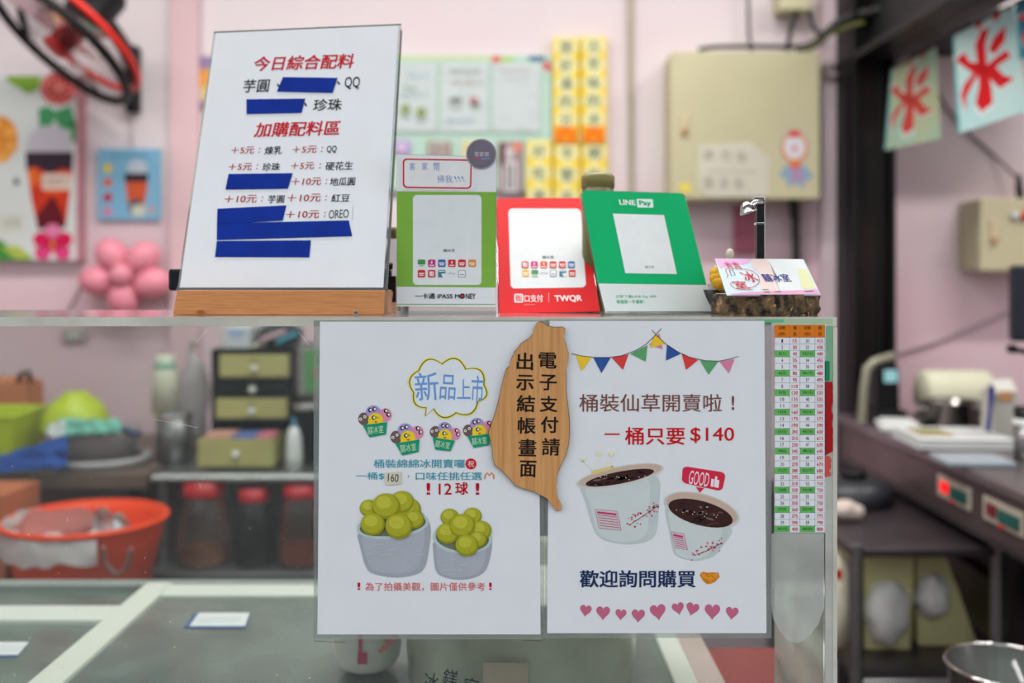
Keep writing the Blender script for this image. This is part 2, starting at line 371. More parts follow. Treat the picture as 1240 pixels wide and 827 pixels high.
# ================================================================ PRICE CHART
def chart():
    t = thing('price_chart', 'narrow price chart with orange header and green rows taped to the screen', 'chart', W(968, 644, YP))
    MB().bb(xat(937.5, YP), xat(999.3, YP), YP - .0008, YP - .0001, zat(645, YP), zat(392.5, YP), PAPER).build('paper', t)
    sh = front(968, 500, YP - .0008); m = Print(sh, .0001); g = Print(sh, .0001)
    cols = [938, 956.2, 968.6, 986.8, 998.8]; h0 = 408.6; rh = (644.4 - h0) / 30
    g.rect(938, 393.2, 998.8, h0, (224, 122, 20), 0)
    for n in range(30):
        y = h0 + n * rh
        if n % 3 == 2:
            g.rect(cols[0], y, cols[1], y + rh, (104, 186, 92), 0); g.rect(cols[2], y, cols[3], y + rh, (104, 186, 92), 0)
        for k, base in ((0, 0), (2, 30)):
            q = base + n + 1; s = str(q) + ('(%d)' % (q // 3) if q % 3 == 0 else ''); wd = {1: 1.9, 2: 4.2, 4: 8.4, 5: 10, 6: 12}[len(s)]; c = (cols[k] + cols[k + 1]) / 2
            m.text(s, c - wd / 2, y + 2, c + wd / 2, y + rh - 1.7, (40, 44, 52), 2)
            p = str((q // 3) * 40 + (q % 3) * 15); wd = 2.5 * len(p); c = (cols[k + 1] + cols[k + 2]) / 2
            m.text(p, c - wd / 2, y + 1.9, c + wd / 2, y + rh - 1.6, (206, 30, 52), 2, bold=.01)
    for y in [393.2] + [h0 + n * rh for n in range(31)]: g.rect(938, y - .15, 998.8, y + .15, (110, 116, 140), 1)
    for x in cols: g.rect(x - .15, 393.2, x + .15, 644.4, (110, 116, 140), 1)
    for k, s1, s2 in ((0, '球數', '(組)'), (1, '價', '格'), (2, '球數', '(組)'), (3, '價', '格')):
        c = (cols[k] + cols[k + 1]) / 2; a = 4.2 if len(s1) > 1 else 2.2
        m.text(s1, c - a, 394.6, c + a, 399.4, (96, 60, 20), 2); m.text(s2, c - a, 401.8, c + a, 406.8, (96, 60, 20), 2)
    g.build('table_grid', t); m.build('lettering', t)
chart()

# ================================================================ NEW PRODUCT POSTER (ice cream tubs)
def paper_poster(name, label, box, pocket, tiltpx=(0, 0)):
    x0, y0, x1, y1 = box; t = thing(name, label, 'poster', W((x0 + x1) / 2, y1, YP))
    sh = front((x0 + x1) / 2, (y0 + y1) / 2, YP - .0012)
    b = MB(); pxprism(b, front(0, 0, YP - .0008), [(x0 + 1.5, y0), (x1 - 1.5, y0 + tiltpx[0]), (x1 + 1, y1 + tiltpx[1]), (x0 - 1.5, y1)][::-1], 0, .0004, PAPER); b.build('paper', t)
    a, c, e, f_ = pocket; b = MB(); b.bb(xat(a, YP), xat(e, YP), YP - .0007, YP - .0002, zat(f_, YP), zat(c, YP), FILM); b.build('plastic_sleeve', t)
    return t, sh
t1, sh = paper_poster('product_poster', 'white poster with tubs of yellow-green scoops and a cloud bubble', (386, 389.5, 653.5, 768), (380, 388, 659.4, 773.5))
A = uvc(3.759, 380, 380)
# speech cloud
def cloud(grow):
    C_ = [(455, 358), (478, 258), (583, 228), (692, 252), (775, 325), (748, 398), (648, 450), (545, 432)]; cen = Vector((612, 338)); pts = []
    bul = [.30, .34, .34, .36, .34, .30, .30, .0]
    for i in range(8):
        a, b = Vector(C_[i]), Vector(C_[(i + 1) % 8])
        if i == 7: pts += [tuple(a), (508, 464), (512, 428)]; a = Vector((512, 428)); bulge = .30
        else: bulge = bul[i]
        mid = (a + b) / 2; nrm = Vector(((b - a).y, -(b - a).x)); nrm = nrm if nrm.dot(mid - cen) > 0 else -nrm
        for k in range(1 if i == 7 else 0, 9):
            s = k / 9; p = a.lerp(b, s) + nrm * bulge * 4 * s * (1 - s); pts.append(tuple(p))
    o = []
    for p in pts:
        v = Vector(p) - cen; o.append(A(*(cen + v * (1 + grow / v.length))))
    return o
m = Print(sh); m.poly(cloud(8), (243, 232, 130), 0); m.poly(cloud(2.5), (124, 118, 44), 1); m.poly(cloud(-3.5), (243, 232, 130), 2); m.poly(cloud(-7), (226, 232, 236), 3)
m.build('speech_bubble', t1, label='yellow outlined cloud bubble')
m = Print(sh); BL = (112, 158, 214)
m.text('新', 502.5, 450.5, 531, 485, BL, 4, rot=-4, bold=.007); m.text('品', 533, 453.5, 552, 484, BL, 4, rot=4, bold=.007); m.text('上', 553.5, 459, 570, 483, BL, 4, bold=.007); m.text('市', 570.5, 454.5, 586, 489, BL, 4, rot=3, bold=.007)
TE = (70, 158, 176)
m.text('桶裝綿綿冰開賣囉', 452.6, 556, 563, 566.6, TE, 0, bold=.012)
m.ell(570.3, 561.6, 6.7, 6.7, (208, 34, 44), 0); m.text('祝', 566.6, 557.8, 574, 565.2, (240, 226, 226), 1)
m.text('一桶$160', 431, 571.6, 486, 581, TE, 0, bold=.012); m.text('，', 493.5, 575.6, 495.5, 578.4, TE, 0, bold=.01); m.text('口味任挑任選', 503.4, 571.4, 583.6, 581.4, TE, 0, bold=.012)
m.stroke([(587, 580), (587.5, 575), (590, 572.5), (592.5, 575.5), (595, 572.5), (597.8, 575), (598, 580)], 2.0, (226, 148, 84), 0)
m.text('!', 516.6, 584.4, 521, 599.4, (188, 14, 26), 0, bold=.05); m.text('12', 531.2, 585.2, 547, 598.8, (188, 20, 30), 0, bold=.01); m.text('球', 551.2, 583.6, 567, 599, (188, 20, 30), 0, bold=.02); m.text('!', 576, 584.4, 580.4, 599.4, (188, 14, 26), 0, bold=.05)
PK = (214, 108, 108)
m.text('!', 433, 705, 436.4, 714.2, (188, 14, 26), 0, bold=.04); m.text('為了拍攝美觀，圖片僅供參考', 442.4, 705, 587.6, 715.6, PK, 0, bold=.008); m.text('!', 592.2, 705, 595.6, 714.2, (188, 14, 26), 0, bold=.04)
m.build('lettering', t1)
# the small emblem of a green cup with four scoops
def cupmark(ox, oy, sc, rot):
    m = Print(sh); r = math.radians(rot)
    def T(x, y):
        x, y = (x - 210) * sc, (y - 205) * sc; return ((ox + x * math.cos(r) - y * math.sin(r)) / 7.086 + 425, (oy + x * math.sin(r) + y * math.cos(r)) / 7.086 + 480)
    def E(x, y, a, b, c, l): m.poly([T(x + a * math.cos(k * .314), y + b * math.sin(k * .314)) for k in range(20)], c, l)
    E(112, 192, 50, 55, (112, 92, 84), 0); E(192, 132, 64, 56, (172, 152, 208), 1); E(296, 158, 54, 58, (226, 142, 168), 2); E(212, 206, 65, 66, (242, 208, 44), 3)
    for x, y in ((84, 194), (120, 174)): E(x, y, 13, 13, (236, 232, 226), 4); E(x, y, 5, 5, (30, 30, 34), 5)
    for x, y in ((166, 116), (202, 108), (300, 124), (322, 156), (196, 182)): E(x, y, 17, 19, (28, 28, 32), 4); E(x + 4, y - 1, 9, 11, (238, 238, 236), 5)
    m.stroke([T(216, 172), T(232, 180), T(216, 186)], .7, (40, 34, 30), 5); m.poly([T(196, 212), T(232, 212), T(214, 228)], (220, 70, 40), 5)
    m.poly([T(103, 245), T(312, 218), T(300, 325), T(160, 350)], (22, 152, 112), 6)
    c = T(212, 285); m.text('囍冰室', c[0] - 9.6 * sc, c[1] - 4.6 * sc, c[0] + 9.6 * sc, c[1] + 4.6 * sc, (205, 226, 190), 7, rot=rot - 6, bold=.004)
    m.build('cup_emblem', t1)
cupmark(210, 205, 1.0, 0); cupmark(487, 358, 1.0, -2); cupmark(806, 340, .92, 16); cupmark(1100, 304, .94, 0)
# printed picture of the two tubs
B = uvc(3.217, 380, 570)
def tubpic(name, body, rim, scoops, r0):
    m = Print(sh); body = chaikin(body)
    m.poly([B(*p) for p in body], (164, 168, 176), 0)
    m.poly([B(*(Vector(p) * .86 + Vector(((rim[0]) * .14 - 4, (rim[1] + 95) * .14)))) for p in body], (174, 178, 186), 1)
    c = B(rim[0], rim[1]); k = 1 / 3.217
    m.ell(c[0], c[1], rim[2] * k, rim[3] * k, (186, 204, 198), 2, rot=rim[4]); m.ell(c[0], c[1], (rim[2] - 12) * k, (rim[3] - 12) * k, (112, 120, 96), 3, rot=rim[4])
    random.seed(5)
    for i, (x, y, r) in enumerate(scoops):
        c = B(x, y); r *= k
        m.ell(c[0], c[1], r, r * .93, (146, 146, 34), 4 + i * 3); m.ell(c[0] - r * .06, c[1] - r * .10, r * .9, r * .82, (172, 171, 44), 5 + i * 3)
        m.ell(c[0] - r * .15, c[1] - r * .28, r * .55, r * .46, (192, 190, 66), 6 + i * 3)
        for _ in range(7):
            a, b = random.uniform(-.6, .6) * r, random.uniform(-.5, .6) * r; m.stroke([(c[0] + a, c[1] + b), (c[0] + a + r * .2, c[1] + b + .5)], .4, (150, 150, 40), 6.6 + i * 3)
    L = 7 + 3 * len(scoops)
    for _ in range(9):
        x = random.uniform(rim[0] - rim[2] * .8, rim[0] + rim[2] * .7); y = rim[1] + rim[3] + random.uniform(15, 110); c = B(x, y); m.stroke([c, (c[0] + random.uniform(4, 14), c[1] + random.uniform(-2, 1))], .5, (196, 200, 206), L)
    m.build(name, t1)
tubpic('tub_picture', [(163, 228), (182, 300), (205, 390), (250, 408), (320, 418), (390, 408), (432, 388), (448, 320), (459, 220), (440, 180), (400, 140), (300, 240)], (308, 212, 142, 52, -7), [(215, 145, 36), (370, 150, 48), (345, 120, 46), (392, 188, 38), (283, 136, 54), (231, 206, 47), (332, 214, 53)], 0)
tubpic('tub_picture', [(462, 258), (466, 330), (475, 398), (510, 416), (560, 426), (620, 420), (668, 396), (688, 340), (697, 262), (670, 210), (580, 300)], (579, 262, 116, 62, 4), [(530, 180, 36), (618, 176, 36), (650, 232, 42), (522, 242, 44), (640, 265, 34), (579, 212, 50), (597, 288, 45)], 0)
# correction note with the hand-written number
n = MB(); pxprism(n, front(0, 0, YP - .0020), [(465.8, 572.6), (485.6, 570.8), (486.2, 586), (466.6, 587.4)][::-1], 0, .0004, M('cream_note_paper', (214, 208, 182), .6, var=.03))
o = n.build('correction_note', t1, label='tiny cream paper stuck over the price')
m = Print(front(476, 578, YP - .0024), .0002); m.text('160', 469.8, 573.6, 482.6, 583.4, (46, 52, 70), 0, rot=4, bold=-.012); m.build('lettering', o)

# ================================================================ HERBAL JELLY POSTER
t2, sh = paper_poster('product_poster', 'white poster with bunting, two bowls of dark jelly and pink hearts', (664, 388.5, 927, 766.5), (659.8, 387, 934, 772), (0, 0))
A = uvc(3.761, 660, 380)
m = Print(sh)
YL, BU, RD, GN, PI = (240, 200, 52), (48, 86, 156), (222, 66, 66), (94, 164, 108), (222, 130, 160)
s1 = [(122, 181), (170, 192), (230, 198), (290, 198), (350, 190), (410, 168), (460, 138), (500, 100), (529, 66)]
s2 = [(486, 72), (515, 105), (550, 137), (600, 170), (660, 198), (730, 213), (790, 215), (840, 206), (881, 193)]
m.poly([A(520, 88), A(474, 142), A(536, 161)], PI, 0)
for i, (p, c) in enumerate([([(140, 188), (212, 199), (165, 262)], YL), ([(220, 200), (298, 200), (257, 270)], BU), ([(303, 199), (380, 184), (355, 255)], RD), ([(388, 182), (467, 142), (458, 217)], GN),
             ([(497, 94), (548, 134), (478, 157)], YL), ([(555, 142), (617, 182), (550, 213)], BU), ([(622, 182), (697, 210), (642, 255)], RD), ([(705, 212), (788, 217), (745, 277)], GN), ([(795, 217), (862, 206), (838, 271)], PI)]):
    q = Print(sh); q.poly([A(*v) for v in p], c, 1); q.build('pennant', t2)
m.stroke([A(*p) for p in s1], .7, (30, 30, 36), 3); m.stroke([A(*p) for p in s2], .7, (30, 30, 36), 3)
m.build('bunting_string', t2)
m = Print(sh)
BR = (128, 76, 66)
m.text('桶裝仙草開賣啦', 701.4, 477, 874, 498.6, BR, 0, bold=.006); m.text('!', 886, 479, 889, 496.5, BR, 0, bold=.02)
m.text('一', 731.8, 524.6, 750.5, 526.6, (204, 20, 28), 0, bold=.02)
m.text('桶只要', 756.8, 517, 829.5, 538.6, (204, 20, 28), 0, bold=.014); m.text('$140', 836, 517.4, 889, 536.4, (204, 20, 28), 0, bold=.006)
NV = (34, 52, 92)
m.text('歡迎詢問購買', 702, 690, 842.4, 711.4, NV, 0, bold=.02)
m.build('lettering', t2)
B = uvc(2.986, 660, 550)
m = Print(sh)
m.poly([B(*p) for p in [(559, 436), (572, 424), (590, 428), (606, 426), (624, 432), (632, 442), (618, 456), (600, 468), (586, 470), (572, 458)]], (232, 150, 44), 0); m.text('🤝', 848.6, 692.6, 870.4, 706.5, (190, 104, 22), 1)
m.build('handshake_print', t2)
def heart(cx, cy, wd, rot):
    pts = []
    for i in range(30):
        t = 2 * math.pi * i / 30; x = 16 * math.sin(t) ** 3; y = -(13 * math.cos(t) - 5 * math.cos(2 * t) - 2 * math.cos(3 * t) - math.cos(4 * t))
        x *= wd / 32; y *= wd / 28; a = math.radians(rot); pts.append(B(cx + x * math.cos(a) - y * math.sin(a), cy + x * math.sin(a) + y * math.cos(a)))
    q = Print(sh); q.poly(pts, (200, 104, 132), 0); q.build('heart', t2)
for a in ((147, 563, 42, 8), (210, 571, 50, 2), (274, 577, 40, 4), (337, 581, 48, 2), (408, 567, 57, -8), (481, 555, 44, -12), (533, 557, 47, 14), (605, 566, 56, 2), (676, 572, 46, 6)): heart(*a)
# printed bowls
def jelly(body, rim, inner, label, blossom, seed):
    m = Print(sh); random.seed(seed); body = chaikin(body)
    k = 1 / 2.986
    m.poly([B(*p) for p in body], (194, 204, 202), 0)
    q = [(sum(p[0] for p in body) / len(body)), (sum(p[1] for p in body) / len(body))]; m.poly([B(q[0] - 10 + (p[0] - q[0]) * .82, q[1] + (p[1] - q[1]) * .92) for p in body], (206, 214, 211), 1)
    c = B(*rim[:2]); m.ell(c[0], c[1], rim[2] * k, rim[3] * k, (208, 206, 200), 2, rot=rim[4]); m.ell(c[0], c[1] - .6, (rim[2] - 7) * k, (rim[3] - 6) * k, (202, 176, 160), 3, rot=rim[4])
    c = B(*inner[:2]); m.ell(c[0], c[1], inner[2] * k, inner[3] * k, (62, 36, 32), 4, rot=rim[4]); 
    for _ in range(26):
        a = random.uniform(0, 6.28); r = random.uniform(0, .82); x = inner[2] * r * math.cos(a); y = inner[3] * r * math.sin(a); q = math.radians(rim[4])
        p = B(inner[0] + x * math.cos(q) - y * math.sin(q), inner[1] + x * math.sin(q) + y * math.cos(q))
        m.ell(p[0], p[1], random.uniform(2, 6), random.uniform(.6, 1.6), random.choice([(34, 22, 24), (92, 60, 52), (26, 18, 20), (120, 96, 88)]), 5, rot=random.uniform(-30, 30), n=8)
    for _ in range(14):
        a = random.uniform(0, 6.28); r = random.uniform(0, .85); p = B(inner[0] + inner[2] * r * math.cos(a), inner[1] + inner[3] * r * .7 * math.sin(a)); m.ell(p[0], p[1], .7, .55, (225, 220, 214), 6, n=6)
    x0, y0, x1, y1, sk = label
    m.poly([B(x0, y0), B(x1, y0 + sk), B(x1 + 14, y1 + sk), B(x0 + 14, y1)], (206, 110, 140), 3); m.poly([B(x0 + 2, y0 + 2), B(x1 - 2, y0 + sk + 2), B(x1 + 11, y1 + sk - 2), B(x0 + 15, y1 - 3)], (198, 198, 200), 4)
    for i in range(6):
        y = y0 + 12 + i * (y1 - y0 - 14) / 6; m.stroke([B(x0 + 8 + i * 2, y), B(x1 - 4 + i * 2, y + sk)], 2.4 if i == 0 else .8, (200, 60, 100), 5)
    bx0, by0, bx1, by1 = blossom
    m.stroke([B(bx0 + 20, by1), B((bx0 + bx1) / 2, (by0 + by1) / 2 + 12), B(bx1, by0 + 8)], .8, (84, 62, 70), 3)
    for _ in range(40):
        s = random.random() ** .7; x = bx0 + (bx1 - bx0) * s; y = by1 + (by0 - by1) * s * .9 + random.gauss(0, 12); p = B(x, y)
        if x < bx1: m.ell(p[0], p[1], random.uniform(.5, 1.5), random.uniform(.5, 1.3), random.choice([(206, 40, 76), (222, 80, 110), (190, 30, 60)]), 4, n=6)
    m.build('bowl_picture', t2)
jelly([(118, 108), (145, 160), (165, 240), (186, 292), (215, 312), (280, 326), (350, 322), (385, 306), (404, 282), (412, 180), (418, 60), (270, 90)], (271, 78, 160, 36, -11), (270, 84, 126, 22, -12), (180, 197, 262, 268, 8), (292, 175, 412, 250), 4)
jelly([(428, 180), (445, 250), (458, 330), (470, 364), (500, 378), (545, 386), (590, 378), (616, 366), (650, 320), (690, 262), (560, 200)], (566, 200, 140, 58, 15), (562, 212, 120, 44, 14), (455, 278, 502, 338, 8), (528, 312, 640, 362), 9)
m = Print(sh); PY = (238, 232, 176)
m.stroke([B(*p) for p in [(135, 22), (172, 55), (195, 15), (215, 42), (238, 10), (243, 48)]], .8, PY, 7)
m.poly([B(168, 60), B(245, 40), B(248, 52), B(172, 74)], (226, 204, 132), 7)
for c in ((137, 18), (195, -2), (240, -2)): p = B(*c); m.ell(p[0], p[1], 2.6, 2.6, PY, 7, n=14)
m.build('crown_print', t2)
m = Print(sh); q = [B(498, 42), B(654, 66), B(640, 134), B(494, 102)]
m.poly(rr(0, 0, 100, 50, 12, q), (216, 44, 74), 1); m.poly([B(545, 118), B(575, 122), B(560, 139)], (216, 44, 74), 1)
m.text('GOOD', 834.2, 571, 858.6, 587.8, (240, 228, 230), 2, rot=9, bold=0)
m.poly([B(*p) for p in [(601, 88), (611, 90), (609, 118), (598, 116)]], (240, 228, 230), 2); m.poly([B(*p) for p in [(613, 92), (616, 78), (623, 82), (621, 92), (630, 94), (627, 121), (611, 118)]], (240, 228, 230), 2)
m.build('speech_bubble', t2, label='red speech bubble with a thumb')

# ================================================================ BAMBOO SIGN
t = thing('bamboo_sign', 'island-shaped bamboo board with black lettering, stuck over the gap between two posters', 'sign', W(648, 618, YP - .002))
A = uvc(3.181, 580, 380)
out = [(237, 28), (250, 34), (262, 45), (290, 50), (322, 49), (332, 56), (330, 75), (326, 90), (335, 115), (345, 150), (343, 180), (335, 212), (337, 250), (336, 300), (342, 340), (348, 400), (350, 450), (346, 500), (336, 540), (318, 575), (303, 612), (298, 650), (298, 680), (305, 712), (318, 735), (316, 755), (300, 757), (281, 735), (262, 710), (240, 698), (210, 682), (175, 673), (140, 660), (115, 630), (85, 600), (60, 580), (53, 555), (50, 520), (42, 482), (36, 455), (48, 420), (62, 380), (75, 330), (86, 280), (97, 235), (106, 210), (118, 200), (122, 178), (135, 148), (163, 112), (190, 95), (207, 77), (210, 60), (222, 35)]
BAM = M('bamboo_face', (214, 160, 100), .5, var=.1, scale=26, bump=.05, stretch=(14, 14, .5), col2=(188, 128, 70), detail=5)
BAMD = M('bamboo_burnt_edge', (96, 60, 34), .6)
bs = front(648, 500, YP - .0026)
b = MB(); cx = Vector((190, 400))
pxprism(b, bs, [A(*p) for p in out][::-1], 0, .0028, BAMD); b.build('burnt_edge', t)
b = MB(); pxprism(b, bs, [A(*(Vector(p) + (cx - Vector(p)).normalized() * 2)) for p in out][::-1], .0028, .0032, BAM); b.build('board', t)
m = Print(bs, .0033); K = (36, 26, 22)
for s, x0, y0, x1, y1 in (('電', 229, 147, 299, 210), ('子', 233, 232, 300, 294), ('支', 234, 314, 302, 377), ('付', 238, 393, 305, 457), ('請', 242, 476, 311, 544),
                          ('出', 145, 148, 209, 216), ('示', 143, 233, 211, 294), ('結', 145, 311, 216, 377), ('帳', 149, 396, 218, 461), ('畫', 152, 479, 221, 547), ('面', 157, 562, 221, 627)):
    a = A(x0, y0); c = A(x1, y1); m.text(s, a[0], a[1], c[0], c[1], K, 0, rot=1.5, bold=.022)
m.build('lettering', t)

# ================================================================ MENU STAND ON THE SHELF
def quadframe(X, Y, Z, yaw, tilt, roll): return tilted(X, Y, Z + EYE, yaw, tilt, roll)
WOOD = M('beech_wood', (206, 138, 76), .5, var=.1, scale=30, bump=.06, stretch=(1.2, 12, 22), col2=(182, 114, 58), detail=5)
WOODE = M('beech_end_grain', (188, 132, 96), .6, var=.15, scale=60)
t = thing('menu_stand', 'white topping menu in an acrylic board leaning on a beech block', 'menu', W(340, 381.5, .985))
R = Matrix.Rotation(math.radians(-3), 3, 'Z')
b = MB(); x0, x1 = xat(209, .98), xat(464, .98); xt0, xt1 = xat(213, .98), xat(466, .985)
zb_, zt = ZS + .0002, zat(351.5, .98)
vs = [(x0, .98, zb_), (x1, .982, zb_), (x1 + .004, 1.095, zb_), (x0 + .004, 1.09, zb_), (xt0, .983, zt), (xt1, .985, zt), (xt1 + .002, 1.02, zt), (xt1 + .004, 1.095, zb_ + .008), (xt0 + .004, 1.09, zb_ + .008), (xt0 + .002, 1.018, zt)]
b.add(vs, [(0, 1, 5, 4), (4, 5, 6, 9), (9, 6, 7, 8), (8, 7, 2, 3), (3, 2, 1, 0), (0, 4, 9, 8, 3)], WOOD).add([vs[1], vs[2], vs[7], vs[6], vs[5]], [(0, 1, 2, 3, 4)], WOODE)
o = b.build('wooden_base', t, bevel=.0008)
sh0 = front(300, 370, .9795)
m = Print(sh0, .0004); m.ell(431, 378.6, 4, 2.6, (176, 168, 156), 0, n=14); m.ell(431, 378.6, 2.6, 1.7, (110, 80, 56), 1, n=12); m.ell(243, 377.6, 5, 2.4, (170, 96, 46), 0, n=12); m.build('wear_mark', t)
msh = quadframe(-.2336, 1.0, -.0125, -5.64, 19.11, .71)
ms = Sheet(msh.o, msh.u, msh.v)
b = MB(); corners = [(258.5, 37.5), (485.5, 28), (466.5, 350.5), (214, 350.5)]
pxprism(b, ms, corners[::-1], -.004, -.0012, ACRYL2); b.build('acrylic_board', t)
b = MB(); pxprism(b, ms, [(261, 40), (482.5, 30.5), (464, 348), (217.5, 348)][::-1], -.0010, -.0004, PAPER); b.build('paper', t)
b = MB(); pxprism(b, ms, [(485.2, 36), (486.4, 36), (468.6, 349), (466.4, 351)][::-1], -.004, .0006, M('dark_acrylic_rim', (70, 78, 84), .2)); pxprism(b, ms, [(214, 348.5), (467, 348.5), (466.6, 352), (213.6, 352)][::-1], -.004, .0008, M('dark_acrylic_rim', (70, 78, 84), .2)); b.build('board_rim', t)
b = MB(); b.bb(xat(203, 1.035), xat(473, 1.035), 1.035, 1.05, zat(352, 1.035), zat(325.5, 1.035), BLACK)
b.build('clamp_bar', t, bevel=.003, label='black plastic clamp bar')
b = MB(); b.bb(xat(466, 1.04), xat(479.5, 1.04), 1.035, 1.058, zat(366, 1.04), zat(334, 1.04), BLACK); b.lathe([(0, 0), (.004, 0), (.004, .006), (0, .006)], W(468.5, 322, 1.03), BLACK, 10, Matrix.Rotation(1.57, 3, 'Y')); b.build('clamp_foot', t, bevel=.003)
m = Print(ms, 0); R1, K1, RB = (196, 22, 38), (34, 40, 46), (176, 62, 66)
m.text('今日綜合配料', 307.4, 66.5, 428.6, 84.5, R1, 0, bold=.018, shear=.12)
m.text('芋圓', 294.6, 95.8, 326, 111.8, K1, 0, bold=.010, shear=.06); m.text('QQ', 417.4, 92.8, 435.8, 108, K1, 0, bold=.008); m.text('、', 408, 98, 412, 103, K1, 0, bold=.02); m.text('、', 335, 101, 339, 106, K1, 0, bold=.02)
m.text('珍珠', 379.6, 119.6, 414, 134, K1, 0, shear=.06, bold=.010); m.text('、', 368, 124, 372, 129, K1, 0, bold=.02)
m.text('加購配料區', 309, 147, 411.6, 165, R1, 0, bold=.018, shear=.12)
def row(y, items):
    for s, x0, x1, c, hh in items: m.text(s, x0, y - hh, x1, y + hh, c, 0, shear=.04 if c is K1 else .08, bold=.011)
row(182, [('＋5元', 280, 308, RB, 4.4), ('：', 313.3, 315, RB, 3), ('煉乳', 320.6, 341.6, K1, 5)]); row(181, [('＋5元', 354.2, 383.6, RB, 4.4), ('：', 389, 390.8, RB, 3), ('QQ', 395.6, 407.6, K1, 4.6)])
row(202, [('＋5元', 277, 305, RB, 4.4), ('：', 310.6, 312.2, RB, 3), ('珍珠', 318, 339.2, K1, 4.8)]); row(200.8, [('＋5元', 352.4, 380.4, RB, 4.4), ('：', 386.6, 388.4, RB, 3), ('硬花生', 394.3, 427.4, K1, 5.2)])
row(219.8, [('＋10元', 353, 389, RB, 4.6), ('：', 394.4, 396, RB, 3), ('地瓜圓', 399.6, 430, K1, 5)])
row(241, [('＋10元', 272, 311, RB, 4.8), ('：', 316.6, 318.2, RB, 3), ('芋圓', 324.6, 344.4, K1, 5)]); row(239.6, [('＋10元', 348, 388.4, RB, 4.8), ('：', 394, 395.6, RB, 3), ('紅豆', 401.4, 423.6, K1, 4.8)])
row(259.6, [('＋10元', 346.2, 386.6, RB, 4.8), ('：', 392.4, 394, RB, 3)]); m.text('OREO', 398.2, 253.8, 422.2, 264.2, K1, 0, rot=-2, bold=.0)
m.stroke([(427.6, 248.5), (426.6, 266)], .35, (70, 74, 80), 0)
m.build('lettering', t)
BT = M('blue_cloth_tape', (18, 50, 148), .6, var=.12, scale=40, bump=.05, spec=.08)
for p in ([(342.8, 93.5), (408.8, 94.5), (402.8, 112.6), (335.4, 111)], [(298.7, 120.4), (369.6, 119.6), (365.2, 136.8), (298.7, 138.2)], [(277, 210.8), (354.4, 209.8), (348.6, 228.6), (273.2, 229.6)],
          [(263.5, 252.9), (346.8, 248.8), (342.4, 267.2), (263, 271.6)], [(263, 270.6), (422.4, 267), (426.6, 286), (262.7, 290.8)], [(262.8, 292), (376.6, 291.2), (374.6, 311.6), (260.5, 311.2)]):
    b = MB(); pxprism(b, ms, p[::-1], .0002, .0005, BT); b.build('tape_strip', t)
bt = thing('glass_bottle', 'small clear glass bottle standing behind the menu and the green card', 'bottle', (xat(477, 1.10), 1.10, ZS))
MB().lathe([(0, 0), (.016, 0), (.017, .004), (.017, .045), (.010, .058), (.007, .075), (.0075, .082)], (xat(477, 1.10), 1.10, ZS + .0004), GLASS, 24).build('glass_body', bt)
MB().lathe([(0, .080), (.009, .080), (.009, .092), (0, .092)], (xat(477, 1.10), 1.10, ZS), M('olive_cap', (120, 116, 80), .5), 20).build('cap', bt)

# ================================================================ PAYMENT CARDS
def icons(m, pts, r=4.6, lay=3):
    for (x, y), c, kind in pts:
        if kind == 't': m.text('ePay', x - 5, y - 1.6, x + 5, y + 1.6, (150, 160, 180), lay); continue
        m.rrect(x - r, y - r, x + r, y + r, 1.6, c, lay)
        if kind == 'o': m.rrect(x - r + .9, y - r + .9, x + r - .9, y + r - .9, 1, (226, 228, 226), lay + 1); m.rect(x - 2.4, y + .6, x + 2.4, y + 1.6, (120, 130, 140), lay + 2)
        elif kind == 's': m.stroke([(x, y - 2.6), (x, y + .4)], 1.4, (240, 226, 226), lay + 1); m.rect(x - 3, y + 2, x + 3, y + 3, (240, 226, 226), lay + 1)
        elif kind == 'k': m.text('街', x - 3.1, y - 3.1, x + 3.1, y + 3.1, (244, 232, 232), lay + 1, bold=.03)
        elif kind == 'b': m.poly([(x + r, y - .5), (x - 1, y + .3), (x + 1.4, y + r), (x + r, y + r)], (224, 228, 228), lay + 1); m.rect(x - 3.6, y - 3.6, x + 3.6, y - 2.4, (224, 228, 228), lay + 1)
        elif kind == 'g': m.rect(x - r, y + 1.6, x + r, y + r, (226, 230, 226), lay + 1); m.rect(x - 3, y + 2.6, x + 3, y + 3.4, (90, 110, 96), lay + 2)
        else: m.rect(x - 3.2, y - 1, x + 3.2, y + .4, (240, 230, 226), lay + 1); m.rect(x - 2.8, y + 1.4, x + 2.8, y + 2.4, (240, 230, 226), lay + 1)
GR, MG, BE, RE, OR_, TL_, YE, RO = (72, 146, 84), (196, 52, 122), (72, 100, 170), (204, 44, 42), (222, 140, 46), (60, 124, 144), (232, 180, 44), (224, 88, 44)
WH = (222, 226, 226)
d = 1.012
t = thing('payment_card', 'green payment card with a hand-written note, upright beside the menu stand', 'card', W(540, 381, d))
s = front(540, 300, d)
b = MB(); pxprism(b, s, [(480, 186), (601.5, 190), (600.5, 381), (480, 381)][::-1], -.0036, -.0016, ACRYL2); b.bb(xat(480, d), xat(601, d), d - .0012, d + .045, ZS + .0003, ZS + .0028, ACRYL2); b.build('acrylic_holder', t)
b = MB(); pxprism(b, s, [(480.5, 187), (601, 190.5), (600, 372), (480.5, 371)][::-1], -.0010, -.0004, M('card_white', (222, 224, 226), .5, var=.01)); b.build('paper', t)
m = Print(s, -.0002); m.poly([(480.5, 231.5), (600.8, 232.5), (600.2, 348.2), (480.5, 347)], (126, 176, 66), 0); m.rrect(500, 236, 583, 345, 5, WH, 1); m.rect(481, 368, 600, 369, (126, 176, 66), 1); m.build('printed_panel', t)
m = Print(s, -.0002); m.text('囍冰室', 536.8, 301.4, 550.8, 305.2, (120, 122, 124), 3, bold=.01)
